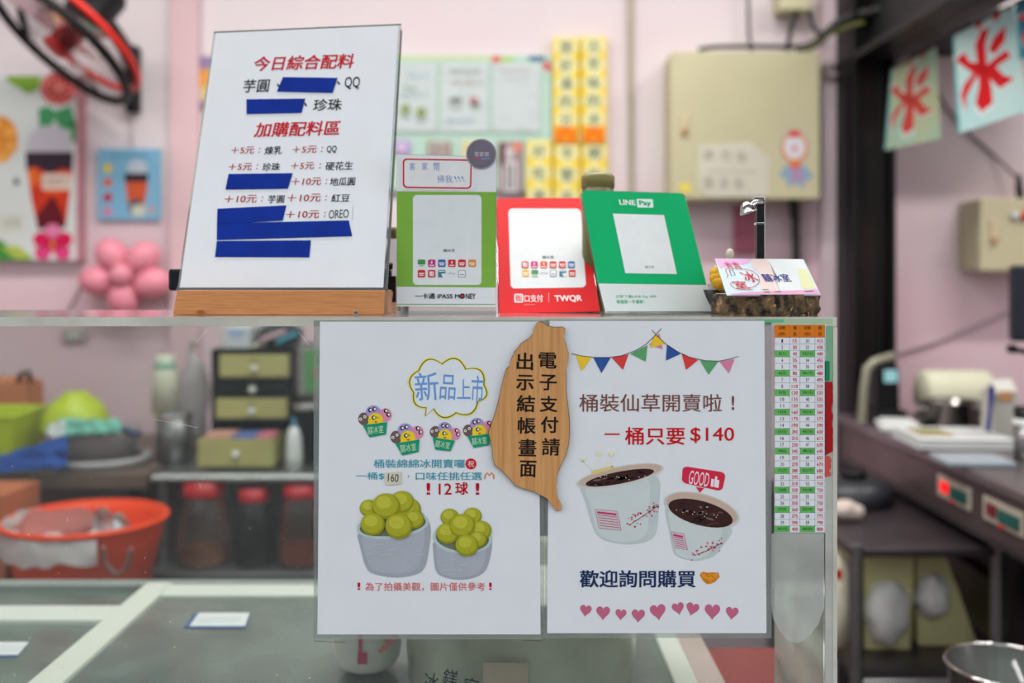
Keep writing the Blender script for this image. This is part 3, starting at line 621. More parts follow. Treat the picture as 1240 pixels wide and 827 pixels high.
m.text('一卡通 iPASS M', 502.6, 355, 556.4, 362, (38, 42, 48), 3, bold=.02); m.ell(559.8, 358.6, 3.2, 3.4, (38, 42, 48), 3, n=16); m.ell(559.8, 358.6, 1.5, 1.6, (214, 60, 60), 4, n=12); m.text('NEY', 564, 355.4, 576, 362, (38, 42, 48), 3, bold=.02)
m.build('lettering', t)
m = Print(s, -.0002); xs = [510.4, 522.8, 535, 547.2, 559.4, 571.8]
icons(m, [((x, 318.8), c, k) for x, c, k in zip(xs, (GR, MG, BE, RE, RE, OR_), 'gsxsxx')] + [((x, 331.4), c, k) for x, c, k in zip(xs, (RE, RE, TL_, None, (150, 154, 156)), 'xkbto')]); m.build('payment_icons', t)
b = MB(); pxprism(b, s, [(486, 190.6), (573.6, 192), (573.2, 230.6), (486, 229.6)][::-1], 0, .0004, M('card_white2', (228, 228, 226), .5, var=.01)); o = b.build('paper_note', t, label='white note with red rounded frame')
m = Print(s, .0006); q = [(487.6, 191.8), (571.4, 193.2), (570.8, 229), (487.8, 227.8)]; qi = [(489.6, 193.8), (569.6, 195.1), (569, 227.1), (489.8, 225.9)]
m.poly(rr(0, 0, 80, 36, 5, q), (206, 36, 46), 0); m.poly(rr(0, 0, 80, 36, 4, qi), (228, 228, 226), 1)
HB = (112, 128, 184)
m.text('客', 496, 197, 503, 206.4, HB, 2, bold=-.01); m.text('家', 511, 196.8, 518, 206, HB, 2, bold=-.01); m.text('幣', 525, 196.6, 533, 207, HB, 2, bold=-.01); m.text('掃我', 529.6, 212.4, 548, 221.4, HB, 2, bold=-.01, shear=-.1); m.text('!!!', 551, 213.4, 561.6, 219.8, HB, 2, bold=-.02, shear=-.5)
m.build('lettering', o)
b = MB(); c = s.uv(582.8, 186.5); ring = [(c[0] + .0141 * math.cos(k * .2618), c[1] + .0141 * math.sin(k * .2618)) for k in range(24)]; b.prism(ring, s, .0008, .0016, M('grey_violet_badge', (112, 102, 118), .35, var=.1, scale=50))
ring = [(c[0] + .0155 * math.cos(k * .2618), c[1] + .0155 * math.sin(k * .2618)) for k in range(24)]; b.prism(ring, s, .0005, .0008, M('badge_rim', (158, 152, 162), .3)); o = b.build('round_badge', t, label='grey violet round badge')
m = Print(s, .0018); m.text('客家幣', 574.4, 184, 592.4, 190, (190, 182, 198), 0, bold=.01, rot=2); m.stroke([(571, 192.6), (582, 193)], 1, (206, 70, 90), 0); m.stroke([(583, 192.6), (594, 192)], 1, (120, 170, 210), 0); m.build('lettering', o)

# red card
t = thing('payment_card', 'red payment card with white panel, tilted back between the two green cards', 'card', W(665, 379, 1.035))
s = tilted(.0387, 1.035, ZS, 1.44, 45.84, 1.17); REDC = M('red_card_print', (214, 14, 22), .5, var=.02, spec=.12)
b = MB(); pxprism(b, s, [(601.5, 244), (604, 240.5), (701, 240), (704.6, 243), (726.5, 377.6), (604.4, 380)][::-1], 0, .0006, REDC); b.build('paper', t)
b = MB(); pxprism(b, s, [(600.4, 240.5), (705, 240), (727.6, 379), (603, 381)][::-1], -.0026, -.0004, ACRYL2)
b.bb(xat(603, 1.035), xat(726, 1.035), 1.038, 1.12, ZS + .0003, ZS + .0022, ACRYL2)
b.build('acrylic_holder', t)
m = Print(s, .0008); m.poly(rr(0, 0, 100, 110, 6, [(615.6, 253.2), (703.2, 253.4), (709.6, 348.6), (618.4, 350)]), (224, 228, 228), 0); m.build('printed_panel', t)
m = Print(s, .0008); m.text('囍冰室', 656.6, 310.2, 670.6, 314, (90, 92, 96), 1, bold=.01)
m.poly(rr(622.6, 356.4, 633.6, 367.2, 2), (236, 214, 212), 1); m.text('街', 624, 357.6, 632.4, 366, (208, 18, 28), 2, bold=.02); m.text('口支付', 635, 357.4, 657.4, 366.4, (240, 222, 220), 1, bold=.016); m.rect(664.2, 355, 664.8, 367, (226, 170, 168), 1)
m.text('TWQR', 671.6, 358, 704.6, 366.8, (240, 222, 220), 1, bold=.03); m.text('JKOPAY', 635, 369, 648, 370.4, (236, 200, 196), 1)
m.build('lettering', t)
m = Print(s, .0008); x1_ = [635.8, 647, 658.4, 669.6, 680.8, 691.8]; x2_ = [636.4, 647.6, 658.8, 670, 681.4, 692.8]
icons(m, [((x, 321.4), c, k) for x, c, k in zip(x1_, (RE, MG, RO, RE, RE, (52, 112, 180)), 'kssxxx')] + [((x, 331.8), c, k) for x, c, k in zip(x2_, (YE, GR, None, (150, 154, 156), TL_, RE), 'xgtobx')], r=4.2); m.build('payment_icons', t)

# green wallet card
t = thing('payment_card', 'bright green payment card in a clear stand, turned beside the bark slice', 'card', W(797, 381, 1.001))
s = tilted(.1488, 1.001, ZS, 21.0, 24.26, -.34)
b = MB(); pxprism(b, s, [(702.6, 236), (706, 229.5), (827, 233.6), (831, 238), (862, 381.4), (733.4, 381.6)][::-1], -.0030, -.0008, ACRYL2); b.box(s.w(0, 0, 0) + Vector((.004, .030, .0013)), (.098, .055, .002), ACRYL2, Matrix.Rotation(math.radians(21), 3, 'Z')); b.build('acrylic_holder', t)
b = MB(); pxprism(b, s, [(704.6, 235), (708.4, 230.6), (825, 234.4), (829.6, 239), (855.4, 345), (724.6, 343.2)][::-1], -.0006, .0002, M('emerald_card', (8, 172, 104), .5, var=.02, spec=.12)); b.build('paper', t)
b = MB(); pxprism(b, s, [(725, 343.4), (855.6, 345.2), (861.4, 378.4), (733.8, 379)][::-1], -.0006, .0002, M('card_white3', (214, 220, 216), .5, var=.01)); b.build('lower_strip', t, label='white strip with small green print')
b = MB(); pxprism(b, s, [(733.6, 378.6), (861.6, 378.2), (862.4, 381.4), (734, 381.6)][::-1], .0004, .0030, ACRYL2); pxprism(b, s, [(855.8, 345.6), (857.4, 345.6), (862.6, 381), (861.2, 381)][::-1], .0004, .0030, ACRYL2); b.build('front_lip', t)
m = Print(s, .0004); m.text('LINE', 749.8, 242, 769, 248.6, (222, 240, 230), 1, bold=.03); m.poly(rr(0, 0, 60, 30, 3, [(770.6, 241), (790.2, 241.4), (791, 251.8), (771.6, 251.6)]), (216, 238, 228), 1); m.text('Pay', 773.8, 243, 787.8, 250.6, (20, 150, 96), 2, bold=.03)
m.text('囍冰室', 780.8, 321.8, 792, 325, (150, 156, 156), 2)
m.text('立即下載LINE Pay APP', 745, 357.2, 795, 361.6, (84, 178, 134), 1, bold=.008); m.text('掌握第一手優惠！', 746.4, 363.2, 780, 367.8, (84, 178, 134), 1, bold=.012)
m.build('lettering', t)
m = Print(s, .0004); m.poly([(742, 258.8), (803.8, 260.6), (819.4, 332), (757, 331)], (228, 232, 230), 0); m.build('printed_panel', t)
tn = thing('storage_tin', 'olive green tin with a flat lid behind the bright green card', 'tin', (xat(722, 1.10), 1.10, ZS))
MB().lathe([(0, 0), (.0175, 0), (.0175, .138), (0, .138)], (xat(724, 1.10), 1.10, ZS + .0004), M('olive_tin', (112, 108, 58), .45, var=.1), 28).build('body', tn)
MB().lathe([(0, .136), (.0185, .136), (.0185, .148), (.0150, .1515), (0, .1515)], (xat(724, 1.10), 1.10, ZS), M('olive_tin_lid', (126, 120, 60), .4, var=.1), 28).build('lid', tn)

# ================================================================ BARK SLICE, NAME CARD, LAMP, FLOWER
BARK = bpy.data.materials.new('bark'); BARK.use_nodes = True; nt = BARK.node_tree; pb = nt.nodes['Principled BSDF']; pb.inputs['Roughness'].default_value = .9
tc = nt.nodes.new('ShaderNodeTexCoord'); mp = nt.nodes.new('ShaderNodeMapping'); mp.inputs['Scale'].default_value = (1, 1, .7); nt.links.new(tc.outputs['Object'], mp.inputs[0])
n1 = nt.nodes.new('ShaderNodeTexNoise'); n1.inputs['Scale'].default_value = 85; n1.inputs['Detail'].default_value = 5; n1.inputs['Roughness'].default_value = .62; n1.inputs['Distortion'].default_value = .3; nt.links.new(mp.outputs[0], n1.inputs['Vector'])
cr = nt.nodes.new('ShaderNodeValToRGB'); el = cr.color_ramp.elements; el[0].position = .40; el[0].color = rgb((22, 17, 13)); el[1].position = .66; el[1].color = rgb((176, 150, 118))
e = el.new(.48); e.color = rgb((74, 60, 40)); e = el.new(.54); e.color = rgb((104, 84, 56)); e = el.new(.60); e.color = rgb((120, 84, 58))
nt.links.new(n1.outputs[0], cr.inputs[0]); nt.links.new(cr.outputs[0], pb.inputs['Base Color'])
bp = nt.nodes.new('ShaderNodeBump'); bp.inputs['Distance'].default_value = .003; bp.inputs['Strength'].default_value = .9; nt.links.new(n1.outputs[0], bp.inputs['Height']); nt.links.new(bp.outputs[0], pb.inputs['Normal'])
lx, ly, lr = xat(927, .99), .992, .0505; lt = ZS + .0212
t = thing('wood_slice', 'round log slice with rough brown bark at the shelf end', 'wood slice', (lx, ly, ZS))
def jit(a, z): return .075 * noise.noise(Vector((math.cos(a) * 9, math.sin(a) * 9, z * 160))) + .02 * noise.noise(Vector((math.cos(a) * 30, math.sin(a) * 30, z * 300)))
MB().lathe([(lr * .97, 0), (lr, .003), (lr * 1.01, .006), (lr, .010), (lr * 1.015, .014), (lr, .018), (lr * .985, .0206)], (lx, ly, ZS + .0002), BARK, 150, jit=jit).build('bark', t)
b = MB(); b.lathe([(0, 0), (lr * .96, 0), (lr * .96, .0204), (0, .0204)], (lx, ly, ZS + .0004), M('cut_wood', (190, 158, 116), .7, var=.15, scale=40), 60); b.build('cut_wood', t)
cs = tilted(xat(937, .946), .946, zat(357.3, .946), 8.24, 45.84, 0)
q = [(865.4, 313), (973, 314), (994, 357.2), (880.2, 357.6)]
t = thing('name_card', 'pastel name card with a red drawn emblem resting on the log slice', 'card', cs.o)
b = MB(); pxprism(b, cs, q[::-1], -.0004, 0, M('card_pale_blue', (206, 222, 228), .5, var=.02)); pxprism(b, cs, [(p[0] + .4, p[1] + 1) for p in q][::-1], -.0012, -.0005, M('card_stack_edge', (120, 80, 90), .6)); b.build('card', t)
m = Print(cs, .0001); A = uvc(8.857, 860, 305)
m.poly([A(*p) for p in [(48, 72), (440, 76), (420, 120), (340, 140), (200, 150), (120, 180), (98, 165)]], (222, 176, 210), 0); m.poly([A(*p) for p in [(440, 76), (600, 76), (660, 150), (720, 260), (730, 400), (760, 430), (540, 430), (540, 240), (450, 160)]], (230, 208, 200), 1)
m.poly([A(*p) for p in [(600, 76), (985, 80), (1090, 300), (1140, 400), (760, 430), (700, 330), (650, 150)]], (222, 226, 224), 1); m.poly([A(*p) for p in [(930, 180), (1040, 190), (1130, 390), (980, 400)]], (224, 224, 176), 2)
m.poly([A(*p) for p in [(210, 452), (400, 434), (1142, 405), (1182, 455), (240, 462)]], (222, 168, 196), 3)
RL = (208, 40, 48)
m.stroke([A(*p) for p in [(160, 190), (200, 178), (300, 180), (380, 190), (450, 205), (510, 250), (530, 310), (510, 350), (460, 380), (400, 388)]], .7, RL, 4); m.stroke([A(*p) for p in [(215, 330), (225, 365), (270, 395), (340, 408), (400, 410), (455, 405)]], .7, RL, 4)
m.stroke([A(*p) for p in [(165, 190), (170, 220), (190, 250), (180, 280)]], .7, RL, 4); m.stroke([A(*p) for p in [(205, 200), (240, 198), (268, 250), (228, 262), (205, 200)]], .7, (70, 60, 90), 4)
for x, y0, x1, y1, s_ in ((165, 112, 232, 186, '吉'), (245, 112, 320, 188, '吉'), (345, 212, 488, 325, '冰'), (250, 312, 395, 396, '室')): a, c = A(x, y0), A(x1, y1); m.text(s_, a[0], a[1], c[0], c[1], RL, 5, bold=.006, shear=-.3)
a, c = A(562, 238), A(850, 322); m.text('囍冰室', a[0], a[1], c[0], c[1], (52, 56, 130), 5, bold=.014, shear=-.2)
m.stroke([A(560, 408), A(625, 406)], 1, (60, 150, 90), 5); m.stroke([A(575, 434), A(640, 433)], 1, (84, 60, 100), 5); m.stroke([A(690, 431), A(760, 430)], 1, (84, 60, 100), 5); m.stroke([A(1010, 428), A(1105, 424)], 1, (84, 60, 100), 5)
m.build('lettering', t)
px_, py_ = xat(919.8, .992), .992
t = thing('miniature_lamp_post', 'miniature black lamp post with a silver lamp head rising behind the name card', 'ornament', (px_, py_, lt))
MB().bb(px_ - .0033, px_ + .0033, py_ - .0033, py_ + .0033, lt, zat(241, .992), BLACK).build('post', t)
MB().bb(px_ - .0058, px_ + .0042, py_ - .004, py_ + .004, zat(242.5, .992), zat(238.6, .992), CHROME).build('top_cap', t, bevel=.0006)
MB().bb(px_ - .0045, px_ + .0045, py_ - .0045, py_ + .0045, zat(272.4, .992), zat(269.6, .992), CHROME).build('collar', t, bevel=.0004)
MB().tube([W(922, 245, .99), W(915, 245, .985), W(909, 249, .983)], .0028, CHROME, 12).build('arm', t)
Rl = Matrix.Rotation(math.radians(-18), 3, 'Y')
MB().lathe([(0, .0085), (.003, .0082), (.0062, .004), (.0084, -.001), (.0088, -.003), (.0075, -.003), (.0035, .001), (0, .001)], W(905.6, 254.6, .983), CHROME, 28, Rl).build('lamp_head', t)
MB().tube([(px_ + .0042, py_ - .002, lt), (px_ + .0042, py_ - .002, zat(242, .992))], .0007, CHROME, 6).build('cable', t)
fx = xat(868, 1.0)
t = thing('pompom_flower', 'tiny yellow pompom flower in a dark pot beside the log slice', 'ornament', (xat(866, 1.03), 1.03, ZS))
MB().lathe([(0, 0), (.010, 0), (.0125, .024), (.0115, .024), (0, .020)], (xat(866, 1.03), 1.035, ZS + .0003), M('dark_pot', (32, 28, 28), .5), 20).build('pot', t)
b = MB(); random.seed(2)
for k in range(9):
    a = k * 2.4; b.ball(W(868, 336, 1.03) + Vector((math.cos(a) * .006 * (k % 3) / 2, -.004 + math.sin(a) * .004, math.sin(a) * .006)), .0058, M('yellow_pompom', (228, 172, 30), .8, var=.15, scale=90), 12)
b.build('blossom', t)
b = MB(); b.ball(W(872, 346, 1.025), (.005, .005, .006), M('lime_bud', (178, 170, 50), .8), 12); b.build('bud', t)
pw = thing('white_peg_doll', 'tiny pale peg ornament standing behind the name card', 'ornament', (xat(876, 1.07), 1.07, ZS))
MB().lathe([(0, 0), (.012, 0), (.013, .020), (.011, .044), (.005, .052), (0, .054)], (xat(873, 1.07), 1.07, ZS + .0003), M('pale_stone', (186, 176, 164), .7), 20).build('body', pw)
MB().ball((xat(884, 1.07), 1.07, ZS + .062), (.0045, .0045, .006), M('pale_bud', (208, 200, 182), .7), 14).build('head', pw); MB().tube([(xat(876, 1.07), 1.07, ZS + .045), (xat(884, 1.07), 1.07, ZS + .060)], .0025, M('pale_bud', (208, 200, 182), .7), 8).build('neck', pw)

# ================================================================ ON THE BACK WALL
# wall fan
fc = W(80, 45, 2.6); ax = Vector((-.516, -.378, -.770)).normalized(); RF = ax.to_track_quat('Z', 'Y').to_matrix()
t = thing('wall_fan', 'black wall fan with a red rim, tilted down over the drink poster', 'fan', W(156, 100, 2.88))
def ringpts(r, h, n=48): return [fc + RF @ Vector((r * math.cos(k * 2 * math.pi / n), r * math.sin(k * 2 * math.pi / n), h)) for k in range(n)]
REDP = M('red_plastic', (232, 40, 24), .35, var=.04)
MB().tube(ringpts(.207, -.022), .009, REDP, 10, True).build('red_rim', t, label='bright red plastic rim')
m = MB().tube(ringpts(.207, .022), .0125, BLACK, 10, True); m.build('front_ring', t)
m = MB()
for side, hh, dome in ((1, .03, .045), (-1, -.03, .05)):
    for k in range(30):
        a = k * math.pi / 15; m.tube([fc + RF @ Vector((r * math.cos(a + tw), r * math.sin(a + tw), side * (abs(hh) + dome * .5 * (1 - (r / .207) ** 2)))) for r, tw in ((.05, 0), (.12, .08), (.18, .14), (.207, .18))], .0007, BLACK, 4)
m.build('grille', t); 
MB().lathe([(0, .052), (.030, .050), (.036, .044), (.036, .036), (0, .036)], fc, M('dark_red_badge', (196, 24, 24), .35), 28, RF).build('badge_cap', t)
MB().lathe([(0, .03), (.03, .03), (.035, 0), (.035, -.03), (0, -.03)], fc, M('dark_red_hub', (120, 24, 24), .4), 24, RF).build('hub', t)
BLD = clear('smoky_blade', tint=(190, 165, 165), haze=.35, hazecol=(200, 160, 160), rough=.2)
for k in range(5):
    a0 = k * 1.2566; m = MB(); vs = []; nr, na = 6, 5
    for i in range(nr):
        r = .035 + .165 * i / (nr - 1); wd = .35 + .55 * math.sin(math.pi * (i + .8) / (nr + 1))
        for j in range(na):
            a = a0 + wd * (j / (na - 1) - .5); vs.append(fc + RF @ Vector((r * math.cos(a), r * math.sin(a), .02 * (j / (na - 1) - .5) * 2)))
    m.add(vs, [(i * na + j, i * na + j + 1, (i + 1) * na + j + 1, (i + 1) * na + j) for i in range(nr - 1) for j in range(na - 1)], BLD, True); m.build('blade', t)
m = MB().lathe([(0, -.19), (.042, -.185), (.052, -.17), (.056, -.10), (.062, -.085), (.062, -.07), (0, -.07)], fc, BLACK, 28, RF); m.build('motor_housing', t)
MB().ball(fc + RF @ Vector((.05, .03, -.16)), .008, CHROME, 10).build('oscillation_knob', t)
m = MB().slab(150, 54, 166, 135, 2.86, .04, BLACK); m.build('wall_bracket', t, bevel=.008)
MB().tube([fc + RF @ Vector((0, 0, -.12)), W(152, 60, 2.78), W(158, 80, 2.87)], [.02, .022, .018], BLACK, 12).build('arm', t)
MB().tube([W(158, 134, 2.885), W(159, 160, 2.893), W(160, 205, 2.893)], .0022, M('grey_cord', (170, 166, 168), .6), 6).build('pull_cord', t)

def wallposter(name, label, box, col, d=2.885, group=None, cat='poster'):
    x0, y0, x1, y1 = box; YB = 2.8748 if (440 < x0 and x1 < 669) else 2.9; t = thing(name, label, cat, W((x0 + x1) / 2, y1, YB), group); MB().slab(x0, y0, x1, y1, d, YB - d - .0002, M('poster_%s_%02x%02x%02x' % (name, *col), col, .5, var=.02)).build('paper', t)
    return t, Print(front((x0 + x1) / 2, (y0 + y1) / 2, d), .0006)
t, m = wallposter('drink_poster', 'large white drink poster with a dark and red iced tea under the fan', (-60, 91, 92, 315), (214, 222, 218), 2.86)
m.poly([(8, 92), (50, 92), (47, 108), (34, 114), (22, 106), (8, 98)], (132, 176, 62), 0); m.ell(71, 107, 22, 20, (216, 60, 56), 1); m.ell(71, 107, 19, 17, (236, 150, 140), 2)
for k in range(9): a = k * .698; m.poly([(71 + 3 * math.cos(a), 107 + 3 * math.sin(a)), (71 + 16 * math.cos(a - .26), 107 + 15 * math.sin(a - .26)), (71 + 16 * math.cos(a + .26), 107 + 15 * math.sin(a + .26))], (206, 46, 46), 3)
for p in ([(46, 132), (58, 128), (70, 138), (62, 152), (48, 154)], [(68, 134), (86, 128), (92, 150), (80, 158), (68, 150)], [(84, 150), (92, 148), (92, 174), (86, 170)]): m.poly(p, (72, 160, 104), 1)
m.ell(-2, 168, 24, 28, (222, 142, 56), 1)
for a, b in ((-6, 150), (12, 160), (14, 178), (4, 190), (-8, 176)): m.ell(a, b, 8, 7, (236, 170, 84), 2)
m.ell(60, 176, 28, 24, (200, 198, 206), 2); m.poly([(31, 184), (89, 184), (88, 208), (84, 240), (80, 272), (45, 272), (38, 240)], (208, 60, 34), 3); m.poly([(31, 184), (89, 184), (88, 206), (76, 204), (60, 210), (42, 202), (32, 206)], (58, 44, 58), 4)
m.poly([(33, 206), (42, 202), (50, 214), (46, 226), (36, 222)], (232, 110, 48), 5); m.poly([(44, 262), (56, 246), (64, 236), (76, 258), (80, 276), (46, 278)], (104, 28, 38), 5); m.ell(66, 228, 14, 8, (232, 96, 40), 4)
m.rrect(51, 210, 86, 230, 2, (222, 206, 190), 6); m.stroke([(56, 218), (80, 217)], 3, (190, 160, 146), 7); m.stroke([(56, 224), (76, 223)], 2, (190, 160, 146), 7)
m.rect(17, 216, 23, 224, (72, 80, 96), 1); m.rrect(-4, 260, 28, 280, 3, (210, 214, 200), 1); m.text('冰', 6, 264, 14, 275, (140, 150, 140), 2); m.text('茶', 16, 264, 24, 275, (140, 150, 140), 2)
m.poly([(-60, 292), (0, 290), (20, 304), (40, 315), (-60, 315)], (70, 146, 66), 2); m.poly([(0, 298), (22, 298), (40, 312), (20, 314)], (176, 196, 84), 3)
for a, b, c in ((50, 290, (218, 32, 90)), (78, 290, (216, 30, 84)), (52, 306, (224, 70, 130)), (76, 306, (224, 70, 130)), (64, 280, (228, 130, 170))): m.ell(a, b, 10, 9, c, 7)
m.ell(64, 296, 9, 8, (206, 24, 74), 8); m.ell(64, 296, 3, 3, (216, 150, 60), 9); m.build('drink_picture', t)
MB().slab(92, 91, 97, 316, 2.86, YB - 2.8602, M('pink_shadow_strip', (196, 138, 148), .6)).build('shadow_side', t)  # strip painted as the poster's shadow on the wall
t, m = wallposter('drink_poster', 'small sky blue poster of a layered iced drink with four coloured dots', (118, 180, 193, 266), (124, 184, 214))
m.ell(166, 203, 12, 10, (196, 208, 220), 1); m.poly([(151, 210), (180, 210), (178, 232), (173, 258), (157, 258), (153, 232)], (214, 96, 60), 2); m.poly([(151, 210), (180, 210), (179, 220), (151, 220)], (48, 42, 56), 3); m.poly([(156, 244), (170, 240), (172, 258), (158, 258)], (70, 84, 104), 3)
for b, c in ((204, (236, 208, 50)), (221, (226, 106, 60)), (239, (196, 34, 54)), (256, (222, 130, 170))): m.ell(130.5, b, 5.4, 5.4, c, 1)
m.rrect(160, 248, 176, 262, 2, (206, 214, 196), 4); m.ell(183, 254, 4, 4, (214, 160, 150), 4); m.stroke([(134, 189), (178, 189)], 4, (108, 164, 196), 1); m.build('drink_picture', t)
# balloon flower
t = thing('balloon_flower', 'pink balloon flower with five petals fixed on the wall under the blue poster', 'balloon', W(148, 378, 2.86)); BP = M('pink_balloon', (230, 144, 160), .35, var=.04, spec=.3)
for x, y, rot in ((136, 309, -38), (173, 313, 42), (119, 340, -80), (184, 343, 72), (150, 360, 180)):
    a = math.radians(rot); MB().ball(W(x, y, 2.83), (.044, .046, .054), BP, 20, Matrix.Rotation(a, 3, 'Y')).build('petal', t)
MB().ball(W(147, 333, 2.80), .034, M('pale_pink_balloon', (226, 142, 158), .32), 20).build('centre', t)
MB().lathe([(.012, 0), (.004, .02), (.006, .03)], W(150, 384, 2.84), BP, 10).build('knot', t)
# bulletin board
t = thing('notice_board', 'pale green notice board with white sheets in plastic on the back wall', 'board', W(560, 228, YB))
MB().slab(440, 67, 668, 230, 2.875, .0245, M('pale_green_board', (176, 206, 190), .5, var=.04)).build('board', t)
m = Print(front(560, 150, 2.875), .0006); m.rect(596, 68, 605, 76, (214, 66, 76), 1); m.rect(605, 69, 622, 74, (170, 200, 70), 1); m.rect(640, 68, 660, 74, (44, 104, 140), 1); m.poly([(657, 76), (664, 74), (668, 84), (660, 86)], (214, 66, 76), 1); m.rect(440, 67, 596, 72, (196, 214, 160), 1); m.build('corner_decoration', t)
notes = [((455, 76, 529, 160), 'white sheet on the notice board with two green bowls printed'), ((533, 76, 592, 160), 'middle white sheet of the notice board, text above a small cup picture'), ((596, 76, 654, 160), 'white sheet in wavy shiny plastic, beside the yellow banners')]
for i, (b_, lab) in enumerate(notes):
    t = thing('notice_sheet', lab, 'sheet', W((b_[0] + b_[2]) / 2, b_[3], 2.873), 'white sheets on the notice board')
    MB().slab(*b_, 2.871, .0036, PAPER).build('paper', t); m = Print(front(b_[0], b_[1], 2.871), .0006)
    if i == 0:
        m.text('新品上市', 494, 88, 520, 96, (160, 190, 220), 0); m.ell(492, 106, 3, 2, (120, 150, 110), 0); m.ell(500, 108, 3, 2, (120, 150, 110), 0); m.text('桶裝綿綿冰', 486, 112, 518, 118, (150, 190, 200), 0)
        for x, y in ((491, 132), (510, 136)): m.ell(x, y + 7, 7, 6, (176, 184, 184), 0); m.ell(x, y, 6, 6, (152, 164, 60), 1)
    elif i == 1:
        m.text('桶裝仙草', 545, 84, 583, 90, (150, 140, 136), 0); m.text('一桶只要140', 541, 97, 585, 103, (190, 130, 130), 0); m.ell(552, 126, 9, 8, (196, 200, 198), 0); m.ell(552, 121, 8, 3, (96, 80, 76), 1); m.ell(575, 128, 7, 6, (196, 200, 198), 0); m.ell(575, 126, 6, 2.6, (70, 74, 66), 1); m.rect(569, 118, 578, 124, (216, 90, 100), 1); m.text('歡迎詢問', 542, 143, 574, 150, (150, 170, 196), 0)
    else: m.stroke([(606, 86), (642, 86)], 2.5, (214, 186, 190), 0); m.stroke([(610, 96), (640, 96)], 2, (196, 200, 204), 0)
    m.build('printing', t)
    b = MB(); x0, y0, x1, y1 = b_; vs = []; nx, ny = 10, 14
    for j in range(ny + 1):
        for k in range(nx + 1):
            p = W(x0 - 1 + (x1 - x0 + 2) * k / nx, y0 - 1 + (y1 - y0 + 2) * j / ny, 2.868); p.y -= .003 * (1 + noise.noise(Vector((k * .35 + i * 9, j * .45, 0)))); vs.append(p)
    b.add(vs, [(j * (nx + 1) + k, j * (nx + 1) + k + 1, (j + 1) * (nx + 1) + k + 1, (j + 1) * (nx + 1) + k) for j in range(ny) for k in range(nx)], clear('wavy_sleeve', haze=.06, rough=.15, fres=1), True); b.build('plastic_sleeve', t)
for nm, box, col, lab, fn in (('photo', (476, 170, 497, 186), (168, 146, 196), 'little purple picture under the notice sheets', 0), ('photo', (518, 171, 546, 190), (150, 118, 100), 'small brown framed picture below the middle notice sheet', 1), ('photo', (560, 171, 580, 192), (222, 206, 150), 'small pale yellow slip below the notice sheets', 2), ('photo', (604, 171, 634, 232), (150, 128, 126), 'narrow photo of people in dark clothes beside the yellow banners', 3)):
    t, m = wallposter('picture_card', lab, box, col, 2.868, cat='picture'); x0, y0, x1, y1 = box
    if fn == 1: m.rect(x0 + 4, y0 + 3, x1 - 4, y1 - 3, (206, 204, 200), 1); m.ell((x0 + x1) / 2 - 4, (y0 + y1) / 2, 4, 5, (120, 110, 104), 2); m.ell((x0 + x1) / 2 + 5, (y0 + y1) / 2, 4, 5, (140, 120, 110), 2)
    elif fn == 3: m.rect(x0 + 17, y0 + 2, x1 - 3, y0 + 12, (226, 130, 104), 1); m.ell(x0 + 13, y0 + 14, 5, 8, (196, 192, 196), 2); m.rect(x0 + 6, y0 + 24, x0 + 22, y1, (206, 204, 204), 1); m.rect(x0 + 9, y0 + 28, x0 + 12, y1 - 3, (84, 78, 84), 2); m.rect(x0 + 15, y0 + 28, x0 + 18, y1 - 3, (84, 78, 84), 2); m.rect(x0, y0 + 2, x0 + 7, y0 + 30, (104, 56, 60), 1)
    elif fn == 0: m.ell((x0 + x1) / 2, (y0 + y1) / 2, 6, 5, (216, 190, 214), 1)
    else: m.rect(x0 + 3, y0 + 4, x1 - 3, y0 + 6, (196, 170, 90), 1); m.rect(x0 + 3, y0 + 9, x1 - 5, y0 + 11, (196, 170, 90), 1)
    m.build('printing', t)
t, m = wallposter('drink_poster', 'purple and orange poster edge showing past the topping menu', (242, 68, 300, 130), (140, 120, 160)); m.rect(242, 84, 260, 106, (232, 160, 70), 1); m.rect(242, 106, 262, 122, (214, 196, 150), 1); m.build('printing', t)
# yellow banners
GY, CR, INK = (240, 206, 40), (232, 226, 170), (128, 138, 112)
for i, (box, chars, foot, lab) in enumerate((((670, 45, 701, 173), '您好滿的分', 1, 'tall yellow banner of five characters, the one next to the notice board'), ((704, 44, 734, 173), '古早味的冰', 1, 'tall yellow banner of five characters next to the wall conduit'),
        ((638, 170, 668, 300), '好吃美味', 0, 'lower yellow banner beginning over the notice board frame'), ((671, 172, 702, 300), '令雪花冰', 0, 'lower yellow banner in the middle of three'), ((705, 172, 735, 300), '綿的涼冰', 0, 'lower yellow banner above the bright green card'))):
    t, m = wallposter('paper_banner', lab, box, (236, 214, 96), 2.866 if i < 2 else 2.872, 'yellow paper banners on the back wall', 'banner'); x0, y0, x1, y1 = box; h = 22
    for k, ch in enumerate(chars):
        cy = y0 + 12 + k * h if foot else y0 + 13 + k * 27
        for sx in (x0 + 3, x1 - 3): m.ell(sx, cy + h / 2, 3.5, 6, GY, 1, n=12)
        m.ell((x0 + x1) / 2, cy, 12.5, 11.5, CR, 2, n=20); m.text(ch, (x0 + x1) / 2 - 8, cy - 8, (x0 + x1) / 2 + 8, cy + 8, INK, 3, bold=.03)
    if foot: m.rect(x0 + 1.5, y1 - 20, x1 - 1.5, y1, (236, 134, 24), 3); [m.ell(x0 + 6 + 9 * k, y1 - 6 - 8 * (k % 2), 3.4, 3, (224, 92, 16), 4, n=10) for k in range(3)]
    m.build('lettering', t)
# conduit and cables
o = MB().tube([W(764, -90, 2.888), W(763.5, 100, 2.888), W(763, 900, 2.888)], .0075, M('beige_conduit', (178, 170, 146), .5), 10).build('wall_conduit'); tag(o, 'thin beige conduit running down the wall beside the yellow banners', 'pipe')
